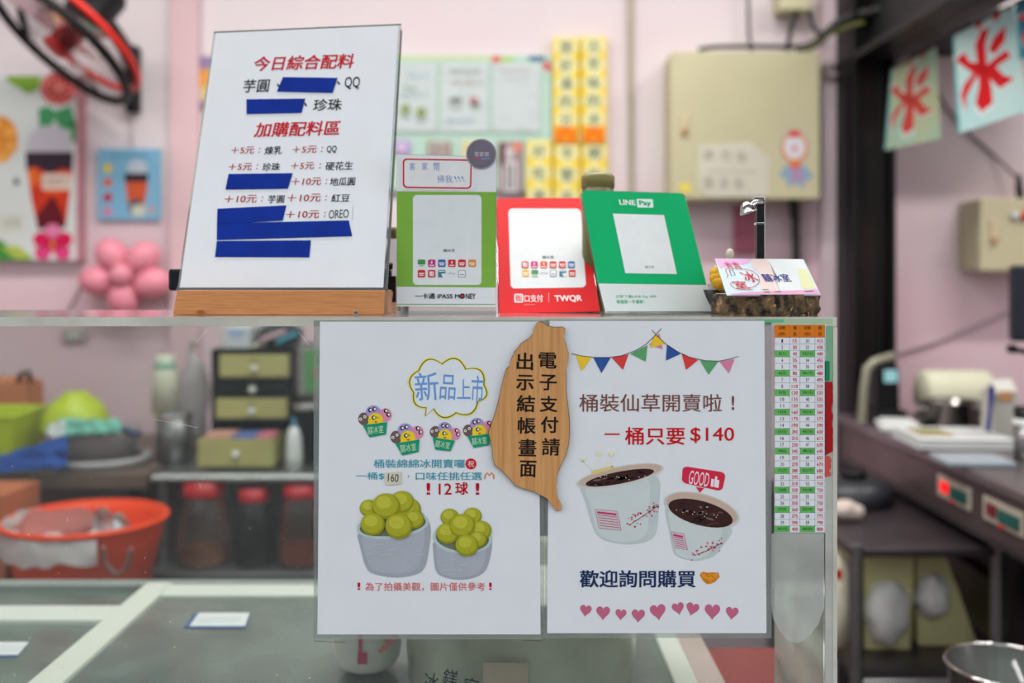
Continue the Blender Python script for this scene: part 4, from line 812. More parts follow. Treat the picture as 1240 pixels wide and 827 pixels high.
# electric box
def ebox(label, box, d, deep, stick=True):
    x0, y0, x1, y1 = box; t = thing('electrical_box', label, 'electrical box', W((x0 + x1) / 2, y1, YB))
    MB().slab(x0 + .8, y0 + .8, x1 - .8, y1 - .8, d + .012, YB - d - .0125, KHAKI).build('body', t, bevel=.004); MB().slab(x0, y0, x1, y1, d, .012, KHAKI).build('door', t, bevel=.004)
    return t
t = ebox('large khaki electrical box with a paper and a round badge sticker', (812, 62, 993, 241), 2.75, .15)
t1 = t
m = MB().slab(826, 138, 833, 162, 2.742, .009, M('cream_latch', (214, 196, 160), .4)); m.build('latch', t, bevel=.002); MB().slab(826.5, 156, 832.5, 163, 2.739, .004, M('rust_brown', (176, 120, 80), .6)).build('latch_button', t)
o = thing('paper_notice', 'curling faded paper taped on the khaki electrical box', 'sheet', W(888, 238, 2.75)); b = MB(); fs_ = front(888, 200, 2.7495); pxprism(b, fs_, [(845, 175), (880, 174), (908, 172), (922, 184), (932, 192), (931, 238), (858, 239), (846, 226)][::-1], 0, .0014, M('faded_paper', (206, 202, 184), .7, var=.04)); b.build('paper', o)
m = Print(fs_, .002); [m.text(s_, x - 6, y - 7, x + 6, y + 7, (164, 160, 148), 1) for s_, x, y in (('請', 858, 188), ('勿', 878, 188), ('碰', 898, 190), ('電', 858, 222), ('源', 876, 222), ('箱', 894, 222))]; m.stroke([(858, 207), (916, 208)], 2, (180, 176, 164), 1); m.build('lettering', o)
fs_ = front(962, 190, 2.7495); o = thing('badge_sticker', 'round award badge sticker with a blue ribbon on the khaki box', 'sticker', W(962, 225, 2.75))
b = MB(); b.add(*[[], []], PAPER) if False else None
m = Print(fs_, .0004); m.poly([(952, 200), (974, 200), (986, 214), (975, 220), (972, 228), (963, 222), (955, 227), (953, 218), (943, 212)], (140, 166, 186), 0); m.poly([(958, 202), (968, 202), (975, 224), (966, 216), (959, 224)], (176, 140, 176), 1); m.ell(962, 179, 19, 23, (172, 196, 196), 0); m.build('ribbon', o)
m = Print(fs_, .0006); m.ell(962, 179, 17, 20, (218, 140, 70), 1); m.ell(962, 178, 13, 15, (214, 214, 220), 2); m.ell(962, 180, 3.2, 3.4, (222, 104, 112), 3); m.poly([(955, 158), (969, 158), (968, 166), (956, 166)], (212, 50, 54), 3); m.ell(963, 200, 7, 4, (222, 110, 70), 3); m.build('badge', o)
o = MB().slab(823, 222, 836, 233, 2.748, .0017, M('yellow_sticky_note', (232, 214, 84), .6)).build('sticky_note'); tag(o, 'small yellow sticky note low on the khaki electrical box', 'note')
o = MB().slab(944, -14, 984, 12, 2.82, .0795, KHAKI).build('junction_box', bevel=.004); tag(o, 'khaki junction box where black cords meet, above the big electrical box', 'electrical box')
CAB = M('black_cable_rubber', (30, 32, 30), .5); CYG = M('yellow_green_cable', (100, 104, 46), .5)
def cable(name, label, pts, r, mat, sm=3):
    # Catmull-Rom smoothing
    P = [Vector(p) for p in pts]; o = []
    for i in range(len(P) - 1):
        a, b, c, e = P[max(i - 1, 0)], P[i], P[i + 1], P[min(i + 2, len(P) - 1)]
        for k in range(6):
            s = k / 6; o.append(.5 * ((2 * b) + (c - a) * s + (2 * a - 5 * b + 4 * c - e) * s * s + (3 * b - a - 3 * c + e) * s ** 3))
    o.append(P[-1]); q = MB().tube(o, r, mat, 8).build(name); return tag(q, label, 'cable')
cable('power_cable_or_shadow', 'black cable lying along the top of the khaki electrical box', [W(846, 60, 2.80), W(868, 57, 2.80), W(915, 56.5, 2.81), W(950, 57, 2.82), W(978, 57, 2.84)], .0065, CAB)
cable('power_cable_or_shadow', 'thin black cord dropping from above onto the electrical box', [W(905, -80, 2.86), W(906, 0, 2.86), W(907, 40, 2.86), W(910, 61, 2.82)], .0045, CAB)
cable('power_cable_or_shadow', 'black cord slanting from the junction box to the khaki box', [W(966, 10, 2.84), W(960, 26, 2.83), W(956, 44, 2.82), W(953, 60, 2.80)], .007, CAB)
cable('power_cable_or_shadow', 'short black cord leaving the junction box towards the steel post', [W(980, 10, 2.84), W(984, 30, 2.84), W(992, 42, 2.83), W(998, 50, 2.82)], .007, CAB)
cable('power_cable_or_shadow', 'thick black cable curving from the box up to the steel beam', [W(964, 61, 2.79), W(985, 54, 2.77), W(1003, 38, 2.74), W(1025, 22, 2.72), W(1070, 10, 2.66)], .013, CAB)
cable('power_cable_or_shadow', 'yellow-green cable beside the thick black one at the beam', [W(975, 60, 2.76), W(1000, 45, 2.74), W(1025, 33, 2.66), W(1046, 27, 2.60)], .005, CYG)
cable('power_cable_or_shadow', 'pale twisted cord looped on the pillar beside the khaki box', [W(994, 80, 2.82), W(1006, 92, 2.83), W(1016, 84, 2.84), W(1020, 60, 2.84)], .006, M('pale_cord', (196, 186, 180), .6))
cable('power_cable_or_shadow', 'black cable hanging under the khaki electrical box', [W(960, 240, 2.80), W(961, 262, 2.82), W(964, 300, 2.86), W(966, 900, 2.88)], .012, CAB)
cable('power_cable_or_shadow', 'thin dark wire slanting across the wall to the small breaker box', [W(1128, 96, 2.88), W(1146, 130, 2.89), W(1176, 164, 2.89), W(1205, 190, 2.89), W(1232, 216, 2.85)], .004, M('dark_brown_wire', (92, 76, 78), .6))
cable('power_cable_or_shadow', 'faint pale line in place of a cable shadow, diagonal low on the wall', [W(1084, 428, 2.893), W(1130, 415, 2.893), W(1180, 395, 2.893), W(1236, 372, 2.893)], .005, M('pale_shadow_line', (196, 178, 184), .7))  # pale cord stands in for a cable's shadow on the wall
cable('power_cable_or_shadow', 'pink painted cord slanting under the large poster', [W(82, 378, 2.893), W(92, 358, 2.893), W(106, 330, 2.893)], .004, M('dusty_cord', (176, 158, 166), .7))
t = ebox('small beige breaker box with red button on the wall past the steel post', (1187, 240, 1300, 328), 2.75, .15)
MB().slab(1201, 266, 1208, 294, 2.742, .009, M('cream_latch', (214, 196, 160), .4)).build('latch', t, bevel=.002); MB().slab(1201.5, 288, 1207.5, 295, 2.739, .004, M('rust_brown', (176, 120, 80), .6)).build('latch_button', t)
MB().lathe([(0, 0), (.012, 0), (.012, .01), (0, .01)], W(1228, 261, 2.75), WHITE, 16, Matrix.Rotation(1.57, 3, 'X')).build('indicator', t); MB().lathe([(0, 0), (.013, 0), (.013, .012), (0, .012)], W(1241, 261, 2.75), REDP, 16, Matrix.Rotation(1.57, 3, 'X')).build('red_button', t)
MB().tube([W(1236, 241, 2.82), W(1234, 226, 2.83), W(1234, 212, 2.84)], [.011, .011, .006], BLACK, 10).build('cable_gland', t)
o = MB().slab(889, 250, 917, 308, 2.886, .0138, M('dusky_rose_patch', (176, 96, 118), .7)).build('wall_patch'); tag(o, 'dusky rose patch on the wall below the khaki electrical box', 'panel')  # darker rose patch set flat on the wall
# ice flags under the beam
def flag(label, cor, dl, dr, base, low, red, ch=True):
    # the four corners on an upright plane that runs obliquely under the beam
    o_ = W(cor[3][0], cor[3][1], dl); e_ = W(cor[2][0], cor[2][1], dr); u = Vector((e_.x - o_.x, e_.y - o_.y, 0)); s = Sheet(o_, u, (0, 0, 1))
    t = thing('ice_flag', label, 'flag', W((cor[0][0] + cor[1][0]) / 2, cor[0][1], (dl + dr) / 2), 'ice shop flags hanging from the steel beam')
    q = [s.uv(*p) for p in cor]; n = 14; vs = []
    for i in range(n + 1):
        for j in range(n + 1):
            a, b = i / n, j / n; U = (1 - b) * ((1 - a) * q[0][0] + a * q[1][0]) + b * ((1 - a) * q[3][0] + a * q[2][0]); V = (1 - b) * ((1 - a) * q[0][1] + a * q[1][1]) + b * ((1 - a) * q[3][1] + a * q[2][1]); vs.append(s.w(U, V, -.0022))
    b = MB(); pxprism(b, s, cor[::-1], -.0012, -.0004, M('flag_%02x%02x%02x' % base, base, .8, var=.12, scale=9, col2=low)); b.build('cloth', t)
    m = Print(s, 0); L = lambda a, c: tuple((1 - c) * ((1 - a) * cor[0][k] + a * cor[1][k]) + c * ((1 - a) * cor[3][k] + a * cor[2][k]) for k in (0, 1))
    for xx in (.38, .66): m.poly([L(xx, .0), L(xx + .12, .0), L(xx + .11, .05), L(xx + .02, .07)], red, 1)
    m.poly([L(0, 0), L(.04, 0), L(.04, 1), L(0, 1)], (110, 170, 170), 0)
    # brush strokes of the character
    def N_(x, y):
        c = .5
        for _ in range(6): a = (x - (800 + 30 * c)) / (305 + 23 * c); c = (y - (178 - 158 * a)) / (490 + 50 * a)
        return (a, c)
    S_ = [[(945, 165), (978, 150), (962, 230), (968, 330), (985, 430), (990, 505), (945, 545), (922, 505), (936, 420), (926, 300), (918, 230)], [(825, 305), (862, 268), (885, 315), (935, 325), (930, 360), (895, 420), (872, 480), (868, 545), (850, 470), (862, 420), (900, 370), (872, 345)],
          [(958, 345), (1005, 300), (1058, 258), (1076, 290), (1015, 335), (1045, 375), (1090, 395), (1030, 438), (1000, 400), (975, 365)], [(986, 245), (1005, 190), (1058, 130), (1054, 205), (1012, 266)]]
    S_ = [[N_(*p) for p in st] for st in S_]
    if ch:
        for k, st in enumerate(S_):
            c = Vector((sum(p[0] for p in st) / len(st), sum(p[1] for p in st) / len(st)))
            m.poly([L(p[0] + (p[0] - c.x) * .40, p[1] + (p[1] - c.y) * .22) for p in st], tuple(min(255, int(v * .4 + 236 * .6)) for v in base), 2); m.poly([L(p[0] + (p[0] - c.x) * .20, p[1] + (p[1] - c.y) * .08) for p in st], red, 3)
    m.build('ice_character', t); MB().tube([s.w(*q[0], .004), s.w(*q[1], .004)], .003, CAB, 6).build('cord', t)
flag('faded greenish flag with a pale red ice character, next to the steel post', [(1079, 84), (1133, 57), (1138.5, 168), (1071, 182)], 2.66, 2.45, (148, 186, 166), (178, 180, 138), (194, 68, 62))
flag('pale blue flag with a bright red ice character, between two other flags', [(1153, 43), (1227, 6), (1244, 134), (1160, 162)], 2.25, 2.08, (168, 206, 206), (190, 216, 210), (206, 26, 34))
flag('deep teal flag cut by the picture edge, last under the beam', [(1229, 5), (1300, -30), (1310, 60), (1233, 72)], 2.04, 1.9, (34, 112, 134), (30, 96, 120), (206, 40, 50), True)

# ================================================================ BENCH AND RACK SEEN THROUGH THE SCREEN
ZB = .92
t = thing('steel_rack', 'steel shelf rack with a bright front rail behind the freezer', 'rack', (xat(300, 2.5), 2.5, 0))
ra, rb, r0, r1 = xat(186, 2.28), .30, 2.28, 2.84
def shelf(z, th=.018): return MB().bb(ra, rb, r0, r1, z - th, z, STEEL)
shelf(ZB).build('shelf_board', t, bevel=.004)
r0 = 2.225
shelf(.708).build('shelf_board', t, bevel=.004); shelf(.46).build('shelf_board', t, bevel=.004)
r0 = 2.28
for x in (ra + .015, rb - .015):
    for y in (r0 + .02, r1 - .02): MB().tube([(x, y, 0), (x, y, ZB - .01)], .012, STEEL, 10).build('leg', t)
MB().tube([(ra, r0 - .006, ZB - .010), (rb, r0 - .006, ZB - .010)], .009, M('bright_rail', (190, 192, 190), .25, .6), 10).build('rail', t)
MB().bb(ra, rb, r1, r1 + .01, .05, ZB - .03, M('maroon_board', (132, 112, 108), .6, var=.15)).build('back_panel', t)
t = thing('side_table', 'low table with maroon cloth skirt left of the steel rack', 'table', (-1.25, 2.5, 0))
MB().bb(-1.9, ra - .01, 2.26, 2.85, ZB - .03, ZB, M('table_laminate', (110, 92, 80), .5, var=.15)).build('table_top', t)
MB().bb(-1.9, ra - .012, 2.5, 2.515, .0, ZB - .031, M('maroon_cloth', (112, 48, 58), .8, var=.2, scale=4)).build('skirt', t)
for x in (-1.87, ra - .04): MB().bb(x - .015, x + .015, 2.27, 2.30, 0, ZB - .03, DARKPAINT).build('leg', t)
MB().bb(-1.9, ra + .12, 1.86, 2.215, .66, .68, STEEL).build('lower_shelf', t)
for x in (-1.88, ra + .10):
    for y in (1.88, 2.19): MB().bb(x - .01, x + .01, y - .01, y + .01, 0, .66, STEEL).build('shelf_leg', t)
def std(px, d, z=ZB): return (xat(px, d), d, z)
# basket, bag, bowl, cloths, basin
LIME = M('lime_plastic', (186, 204, 44), .4, var=.06)
d = 2.42; t = thing('storage_basket', 'lime green open basket on the table at the photo edge', 'basket', std(12, d))
x0, x1 = xat(-26, d), xat(38, d); zt = zat(498, d); m = MB(); vs = []
for (g, z) in ((.012, ZB + .0005), (0, zt), (.005, zt), (.017, ZB + .006)): vs += [(x0 + g, d - .09 + g, z), (x1 - g, d - .09 + g, z), (x1 - g, d + .09 - g, z), (x0 + g, d + .09 - g, z)]
f_ = [(k * 4 + j, k * 4 + (j + 1) % 4, (k + 1) * 4 + (j + 1) % 4, (k + 1) * 4 + j) for k in range(3) for j in range(4)] + [(3, 2, 1, 0), (12, 13, 14, 15)]
m.add(vs, f_, LIME).build('basket_body', t, bevel=.002); MB().tube([(x0, d - .09, zt), (x1, d - .09, zt), (x1, d + .09, zt), (x0, d + .09, zt)], .005, LIME, 6, True).build('rim', t)
d = 2.66; t = thing('shopping_bag', 'orange paper bag with a dark handle behind the lime basket', 'bag', std(10, d)); m = MB(); vs = []
for (g, z) in ((0, ZB + .0005), (.004, zat(462, d)), (.03, zat(456, d))): vs += [(xat(-34, d) + g, d - .05 + g, z), (xat(44, d) - g, d - .05 + g, z), (xat(44, d) - g, d + .05 - g, z), (xat(-34, d) + g, d + .05 - g, z)]
m.add(vs, [(k * 4 + j, k * 4 + (j + 1) % 4, (k + 1) * 4 + (j + 1) % 4, (k + 1) * 4 + j) for k in range(2) for j in range(4)] + [(8, 9, 10, 11), (3, 2, 1, 0)], M('orange_paper', (204, 128, 84), .7, var=.1, scale=5)).build('bag_body', t); MB().tube([W(22, 462, d - .04), W(26, 452, d - .05), W(34, 450, d - .05), W(38, 462, d - .04)], .007, BLACK, 8).build('handle', t)
d = 2.40; t = thing('mixing_bowl', 'upturned lime green bowl on a grey basin', 'bowl', std(88, d))
bz = ZB + .078
MB().lathe([(.082, 0), (.080, .012), (.074, .035), (.058, .062), (.032, .080), (.028, .088), (.0, .088)], (xat(92, 2.44), 2.44, bz + .002), LIME, 36).build('bowl_body', t)
t = thing('wash_basin', 'grey metal basin with a pale lower rim holding the upturned bowl', 'basin', std(122, 2.42))
MB().lathe([(0, .0), (.075, 0), (.082, .008), (.096, .076), (.102, .078), (.098, .070), (.085, .012), (0, .008)], (xat(118, 2.43), 2.43, ZB + .0003), M('translucent_grey_plastic', (168, 162, 164), .35, var=.08), 36).build('basin_body', t)
MB().lathe([(.098, .0), (.112, .006), (.116, .022), (.110, .022), (.100, .010)], (xat(122, 2.40), 2.40, ZB + .0003), M('pale_tray', (190, 186, 190), .4), 36).build('lower_tray', t)
def cloth(name, label, x0, x1, top, bot, d, depth, mat, seed):
    t = thing(name, label, 'cloth', std((x0 + x1) / 2, d)); m = MB(); nx, ny = 26, 12; vs = []
    for j in range(ny + 1):
        for i in range(nx + 1):
            a, b = i / nx, j / ny; px = x0 + (x1 - x0) * a; pz0, pz1 = top(a), bot(a); py = pz0 + (pz1 - pz0) * b; dd = d - depth * b + .016 * noise.noise(Vector((a * 5 + seed, b * 3, seed))); vs.append(W(px, py + 3 * noise.noise(Vector((a * 4, b * 4, seed + 3))), dd))
    m.add(vs, [(j * (nx + 1) + i, j * (nx + 1) + i + 1, (j + 1) * (nx + 1) + i + 1, (j + 1) * (nx + 1) + i) for j in range(ny) for i in range(nx)], mat, True); o = m.build('folds', t); so = o.modifiers.new('thick', 'SOLIDIFY'); so.thickness = .006; return t
cloth('folded_cloth', 'mint green cloth draped over the basin and bowl', 72, 146, lambda a: 507 + 4 * abs(a - .3), lambda a: 527 - 2 * a, 2.34, .02, M('mint_cloth', (126, 196, 176), .9, var=.1), 1)
cloth('folded_cloth', 'white cloth beside the mint one on the basin', 58, 80, lambda a: 514 - 2 * a, lambda a: 530, 2.33, .02, M('white_cloth', (206, 212, 210), .9, var=.06), 5)
cloth('folded_cloth', 'royal blue cloth hanging in a slope over the table edge', -8, 82, lambda a: 556 - 30 * a, lambda a: 572 - 8 * a * a + 2 * a, 2.27, .03, M('royal_blue_cloth', (28, 78, 160), .85, var=.15), 9)
o = MB().tube([W(142, 522, 2.40), W(152, 521, 2.39), W(160, 524, 2.38), W(171, 525, 2.38)], [.008, .009, .006, .005], M('dark_blue_handle', (48, 66, 116), .4), 8).build('brush_handle'); tag(o, 'dark blue brush handle resting on the basin rim', 'handle')
t = thing('wall_socket', 'grey green wall socket just under the shelf line', 'socket', W(88, 414, YB)); MB().slab(74, 399, 104, 413, 2.885, .0145, M('socket_plate', (176, 168, 160), .5)).build('plate', t, bevel=.003); MB().slab(83, 402, 95, 410, 2.882, .004, M('socket_face', (190, 200, 186), .4)).build('outlet', t)
# bottle and canister
d = 2.42; t = thing('storage_canister', 'grey steel canister on the rack under the white bottle', 'canister', std(211, d)); r = 21 / F * d
zc = zat(500, d)
MB().lathe([(0, 0), (r, 0), (r, zc - ZB), (0, zc - ZB)], (xat(211, d), d, ZB + .0003), STEEL, 30).build('body', t); MB().lathe([(r + .001, 0), (r + .003, .006), (r + .001, .012)], (xat(211, d), d, zc - .012), CHROME, 30).build('rim', t)
t = thing('squeeze_bottle', 'cream bottle with mint green collar standing on the steel canister', 'bottle', (xat(200, d), d, zc)); r = 15.5 / F * d; CRM = M('cream_plastic', (206, 206, 184), .45, var=.03)
hb = zat(430, d) - zc
MB().lathe([(0, .0006), (r, .0006), (r, hb * .62), (r * .86, hb * .72), (r * .80, hb * .76)], (xat(200, d), d, zc), CRM, 26).build('body', t); MB().lathe([(r * .80, hb * .76), (r * .84, hb * .78), (r * .82, hb * .90), (0, hb * .90)], (xat(200, d), d, zc), M('mint_collar', (150, 186, 164), .5), 26).build('collar', t); MB().lathe([(r * .74, hb * .9), (r * .74, hb), (0, hb)], (xat(200, d), d, zc), CRM, 26).build('cap', t)
t = thing('plastic_bag', 'limp translucent plastic bag standing behind the cream bottle', 'bag', std(232, 2.62)); MB().ball(W(232, 470, 2.62) - Vector((0, 0, .035)), (.048, .03, .115), clear('cloudy_bag', haze=.55, hazecol=(196, 190, 190), rough=.3), 20, noisy=.3).build('bag_body', t); MB().tube([W(232, 438, 2.62), W(229, 424, 2.63), W(236, 414, 2.63)], [.012, .006, .014], clear('cloudy_bag'), 8).build('knot', t)
# drawer organiser
d = 2.42; t = thing('drawer_organizer', 'black desk organizer with khaki drawers, lowest one pulled out', 'organizer', std(306, d + .12)); KD = M('khaki_drawer', (180, 174, 112), .5, var=.05)
m = MB(); X0, X1, Z1 = xat(256, d), xat(357, d), zat(423, d)
m.bb(X0, X0 + .006, d, d + .25, ZB + .0004, Z1, BLACK).bb(X1 - .006, X1, d, d + .25, ZB + .0004, Z1, BLACK).bb(X0, X1, d + .244, d + .25, ZB + .0004, Z1, BLACK)
for py in (423, 459, 479, 509): m.bb(X0, X1, d, d + .25, zat(py, d) - .005, zat(py, d), BLACK)
m.bb(X0, X1, d, d + .25, ZB + .0004, ZB + .006, BLACK).build('case', t)
for (a, b, c, e_, f0, mat) in ((265, 430, 350, 457, -.004, KD), (263, 462, 348, 477, .004, BLACK), (261, 483, 348, 507, -.004, KD)):
    dd = d + f0; o = MB().slab(a, b, c, e_, dd, .2, mat).build('drawer', t, bevel=.003); MB().ball(W((a + c) / 2, (b + e_) / 2 + 3, dd - .006), .009, WHITE, 12).build('knob', o); MB().slab((a + c) / 2 - 4, b + 4, (a + c) / 2 + 4, b + 8, dd - .002, .003, M('label_tab', (140, 136, 96), .5)).build('label_tab', o)
dd = d - .11; a, b, c, e_ = 239, 532, 332, 563; m = MB(); zt, zb2 = zat(b, dd), ZB + .008; xa, xb = xat(a, dd), xat(c, dd)
m.bb(xa, xb, dd, dd + .006, zb2, zt, KD).bb(xa, xa + .004, dd, dd + .22, zb2, zt, KD).bb(xb - .004, xb, dd, dd + .22, zb2, zt, KD).bb(xa, xb, dd, dd + .22, zb2, zb2 + .004, KD); o = m.build('drawer', t, bevel=.002); MB().ball(W(285, 551, dd - .006), .009, WHITE, 12).build('knob', o)
m = MB().bb(xa + .01, xa + .07, dd + .02, dd + .1, zb2 + .005, zt + .006, M('peach_paper', (214, 160, 140), .7)); m.build('paper_contents', o); MB().bb(xa + .075, xa + .125, dd + .02, dd + .1, zb2 + .005, zt + .004, M('blue_paper', (96, 116, 176), .7)).build('paper_contents', o); MB().bb(xa + .13, xb - .01, dd + .02, dd + .1, zb2 + .005, zt + .005, M('rose_paper', (214, 120, 140), .7)).build('paper_contents', o)
d = 2.44; t = thing('tissue_box', 'white box with faint blue print on top of the drawer organizer', 'box', (xat(286, d), d, Z1)); MB().bb(xat(270, d), xat(302, d), d, d + .12, Z1 + .0004, zat(396, d), M('white_card_box', (206, 210, 212), .6)).build('carton', t, bevel=.002); m = Print(front(286, 410, d), .001); m.rect(276, 400, 297, 405, (140, 170, 208), 0); m.rect(278, 408, 294, 410, (170, 190, 214), 0); m.build('printing', t)
t = thing('clutter_bag', 'dark bag of odds and ends beside the white box on the organizer', 'bag', (xat(330, d), d + .05, Z1)); MB().ball((xat(330, d), d + .08, Z1 + .030), (.055, .06, .030), M('charcoal_cloth', (62, 66, 74), .7, var=.3, scale=20), 22, noisy=.3).build('bag_body', t)
for k, (a, b, c, e_, col) in enumerate(((305, 408, 330, 421, (190, 176, 150)), (316, 402, 345, 412, (200, 160, 168)), (335, 404, 360, 415, (40, 140, 160)))): MB().tube([W(a, e_, d), W(c, b, d + .02)], .006, M('bit_%d' % k, col, .5), 6).build('wrapper', t)
# monitor like register, scoop, nozzle bottle
d = 2.38; t = thing('cash_register', 'grey register with a green screen standing at the rack beside the poster', 'register', std(395, d)); GP = M('grey_plastic', (138, 136, 130), .45, var=.06)
MB().slab(361, 420, 440, 480, d, .03, GP).build('screen_frame', t, bevel=.005); MB().slab(369, 424, 430, 474, d - .003, .004, M('green_display', (92, 150, 92), .3, var=.05)).build('display', t); MB().slab(380, 448, 386, 456, d - .006, .004, REDP).build('red_key', t)
MB().bb(xat(352, d), xat(440, d), d, d + .2, ZB + .0004, zat(492, d), BLACK).build('base', t, bevel=.006); MB().bb(xat(392, d), xat(410, d), d + .03, d + .06, zat(494, d), zat(478, d), BLACK).build('neck', t)
MB().lathe([(0, 0), (.028, 0), (.034, .012), (0, .014)], W(372, 496, d - .03), M('silver_grey', (160, 158, 152), .3, .4), 20).build('coin_dish', t)
d = 2.33; t = thing('spray_bottle', 'white nozzle bottle in front of the black register base', 'bottle', std(356, d)); r = 10 / F * d
MB().lathe([(0, .0005), (r, .0005), (r * 1.02, .03), (r * .9, .075), (r * .5, .098), (0, .10)], (xat(356, d), d, ZB), WHITE, 20).build('body', t); MB().lathe([(.004, .095), (.004, .12), (0, .12)], (xat(356, d), d, ZB), M('blue_nozzle', (60, 140, 176), .4), 12).build('nozzle', t)
# jars on the lower shelf, lids on the shelf below
RL_ = M('red_lid', (190, 14, 30), .35, var=.05)
def jar(label, x0, x1, top, lid_bot, z, d, glass, fill, filltop, lidmat=RL_):
    t = thing('glass_jar', label, 'jar', (xat((x0 + x1) / 2, d), d, z), 'lidded jars on the rack'); c = (xat((x0 + x1) / 2, d), d, z + .0006); r = (x1 - x0) / 2 / F * d; zt = zat(top, d) - z; zl = zat(lid_bot, d) - z
    MB().lathe([(0, 0), (r * .86, 0), (r * .98, .01), (r, zl * .35), (r * .98, zl * .66), (r * .80, zl * .92), (r * .70, zl)], c, glass, 32).build('glass_body', t)
    if fill: MB().lathe([(0, .003), (r * .82, .003), (r * .94, .012), (r * .95, filltop), (0, filltop)], c, fill, 28).build('contents', t)
    MB().lathe([(0, zl), (r * .76, zl), (r * .78, zl + .003), (r * .76, zt), (0, zt)], c, lidmat, 32).build('lid', t)
JG = clear('brownish_glass', tint=(240, 230, 224), haze=.08, hazecol=(170, 136, 120), rough=.05)
JD = clear('dark_glass', tint=(90, 88, 92), haze=.4, hazecol=(44, 44, 48), rough=.05)
jar('wide jar with brown-orange contents under the cream bottle', 214, 280, 582, 600, .708, 2.305, JG, M('orange_filling', (236, 152, 80), .5, var=.15, scale=60), .035)
jar('dark jar with a red lid between two lighter jars', 284, 331, 591, 606, .708, 2.295, JD, M('dark_filling', (44, 36, 36), .5), .09)
jar('red lidded jar with reddish contents beside the poster', 337, 392, 587, 601, .708, 2.295, JG, M('reddish_filling', (220, 104, 84), .5, var=.15, scale=60), .045)
jar('jar with a yellow lid on the lowest rack shelf', 228, 278, 694, 706, .46, 2.31, JG, M('orange_filling', (236, 152, 80), .5), .1, M('yellow_lid', (226, 168, 30), .4))
jar('red lidded jar in the middle of the lowest rack shelf', 288, 336, 696, 706, .46, 2.31, JD, M('dark_filling', (44, 36, 36), .5), .1)
jar('red lidded jar nearest the poster on the lowest shelf', 345, 396, 697, 707, .46, 2.31, JG, M('reddish_filling', (196, 90, 74), .5), .1, M('crimson_lid', (176, 28, 52), .4))
# orange tub with a plastic bag
d = 2.05; t = thing('orange_tub', 'big round orange plastic tub holding a white plastic bag', 'tub', (xat(104, d), d, .68)); ORP = M('orange_plastic', (255, 74, 14), .4, var=.05, spec=.25); r = 93 / F * d; c = (xat(104, d), d, .6805); zr = zat(628, d) - .68
MB().lathe([(0, 0), (r * .72, 0), (r * .97, zr - .012), (r * 1.0, zr), (r * .96, zr), (r * .93, zr - .014), (r * .69, .006), (0, .006)], c, ORP, 60).build('tub_body', t)
MB().tube([(c[0] + r * math.cos(k * .1309), c[1] + r * math.sin(k * .1309), c[2] + zr) for k in range(48)], .006, ORP, 8, True).build('rim', t)
MB().tube([W(125, 662, 1.90), W(127, 682, 1.91), W(140, 696, 1.92), W(154, 688, 1.92), W(159, 664, 1.915)], .005, M('grey_handle', (150, 110, 104), .5), 8).build('handle', t)
MB().slab(56, 671, 80, 684, 1.91, .006, M('grey_tub_label', (134, 110, 112), .5)).build('label_plate', t, bevel=.002)
t = thing('plastic_bag', 'crumpled white plastic bag draped over the orange tub rim', 'bag', (xat(60, d), d, .76)); BAGM = clear('white_bag_film', haze=.72, hazecol=(214, 206, 204), rough=.3)
m = MB(); vs = []; n = 40; mm_ = 7
for i in range(n + 1):
    a = math.radians(150 + 150 * i / n)
    for j in range(mm_):
        s_ = j / (mm_ - 1); rr_ = r * (.80 + .26 * math.sin(s_ * math.pi * .5)) + .006 * noise.noise(Vector((i * .4, j, 1))); z = c[2] + zr + .022 * math.sin(s_ * math.pi) - (.05 * s_ if s_ > .5 else .03 * (1 - s_)) + .012 * noise.noise(Vector((i * .35, j * .6, 4))); vs.append((c[0] + rr_ * math.cos(a), c[1] + rr_ * math.sin(a), z))
m.add(vs, [(i * mm_ + j, i * mm_ + j + 1, (i + 1) * mm_ + j + 1, (i + 1) * mm_ + j) for i in range(n) for j in range(mm_ - 1)], BAGM, True); m.build('bag_rim', t)
MB().ball((xat(70, d), d, c[2] + zr - .018), (.10, .09, .03), M('bag_contents', (196, 110, 104), .7, var=.2), 22, noisy=.35).build('bag_contents', t)
m = MB(); pv = [W(112, 656, 1.98), W(112, 620, 2.0), W(118, 616, 1.99), W(125, 625, 2.01), W(136, 622, 1.97), W(150, 640, 1.98), W(140, 654, 1.95)]; vs = [Vector(p) for p in pv] + [Vector(p) + Vector((.006, .03, -.004)) for p in pv]; m.add(vs, [(0, 1, 2, 3), (0, 3, 4, 6), (4, 5, 6), (7, 8, 9, 10), (7, 10, 11, 13), (11, 12, 13)] + [(k, k + 1, k + 8, k + 7) for k in range(6)], BAGM, True); m.build('bag_flap', t)
t = thing('crate', 'orange-brown box at the photo edge beside the orange tub', 'box', (xat(-28, 2.05), 2.05, .68)); MB().bb(xat(-70, 2.05), xat(6, 2.05), 2.05, 2.2, .6805, zat(600, 2.05), M('brown_orange_box', (196, 112, 70), .7, var=.1)).build('carton', t)
t = thing('storage_pot', 'dark grey pot under the blue cloth at the photo edge', 'pot', (xat(2, 2.36), 2.36, .68)) if False else None
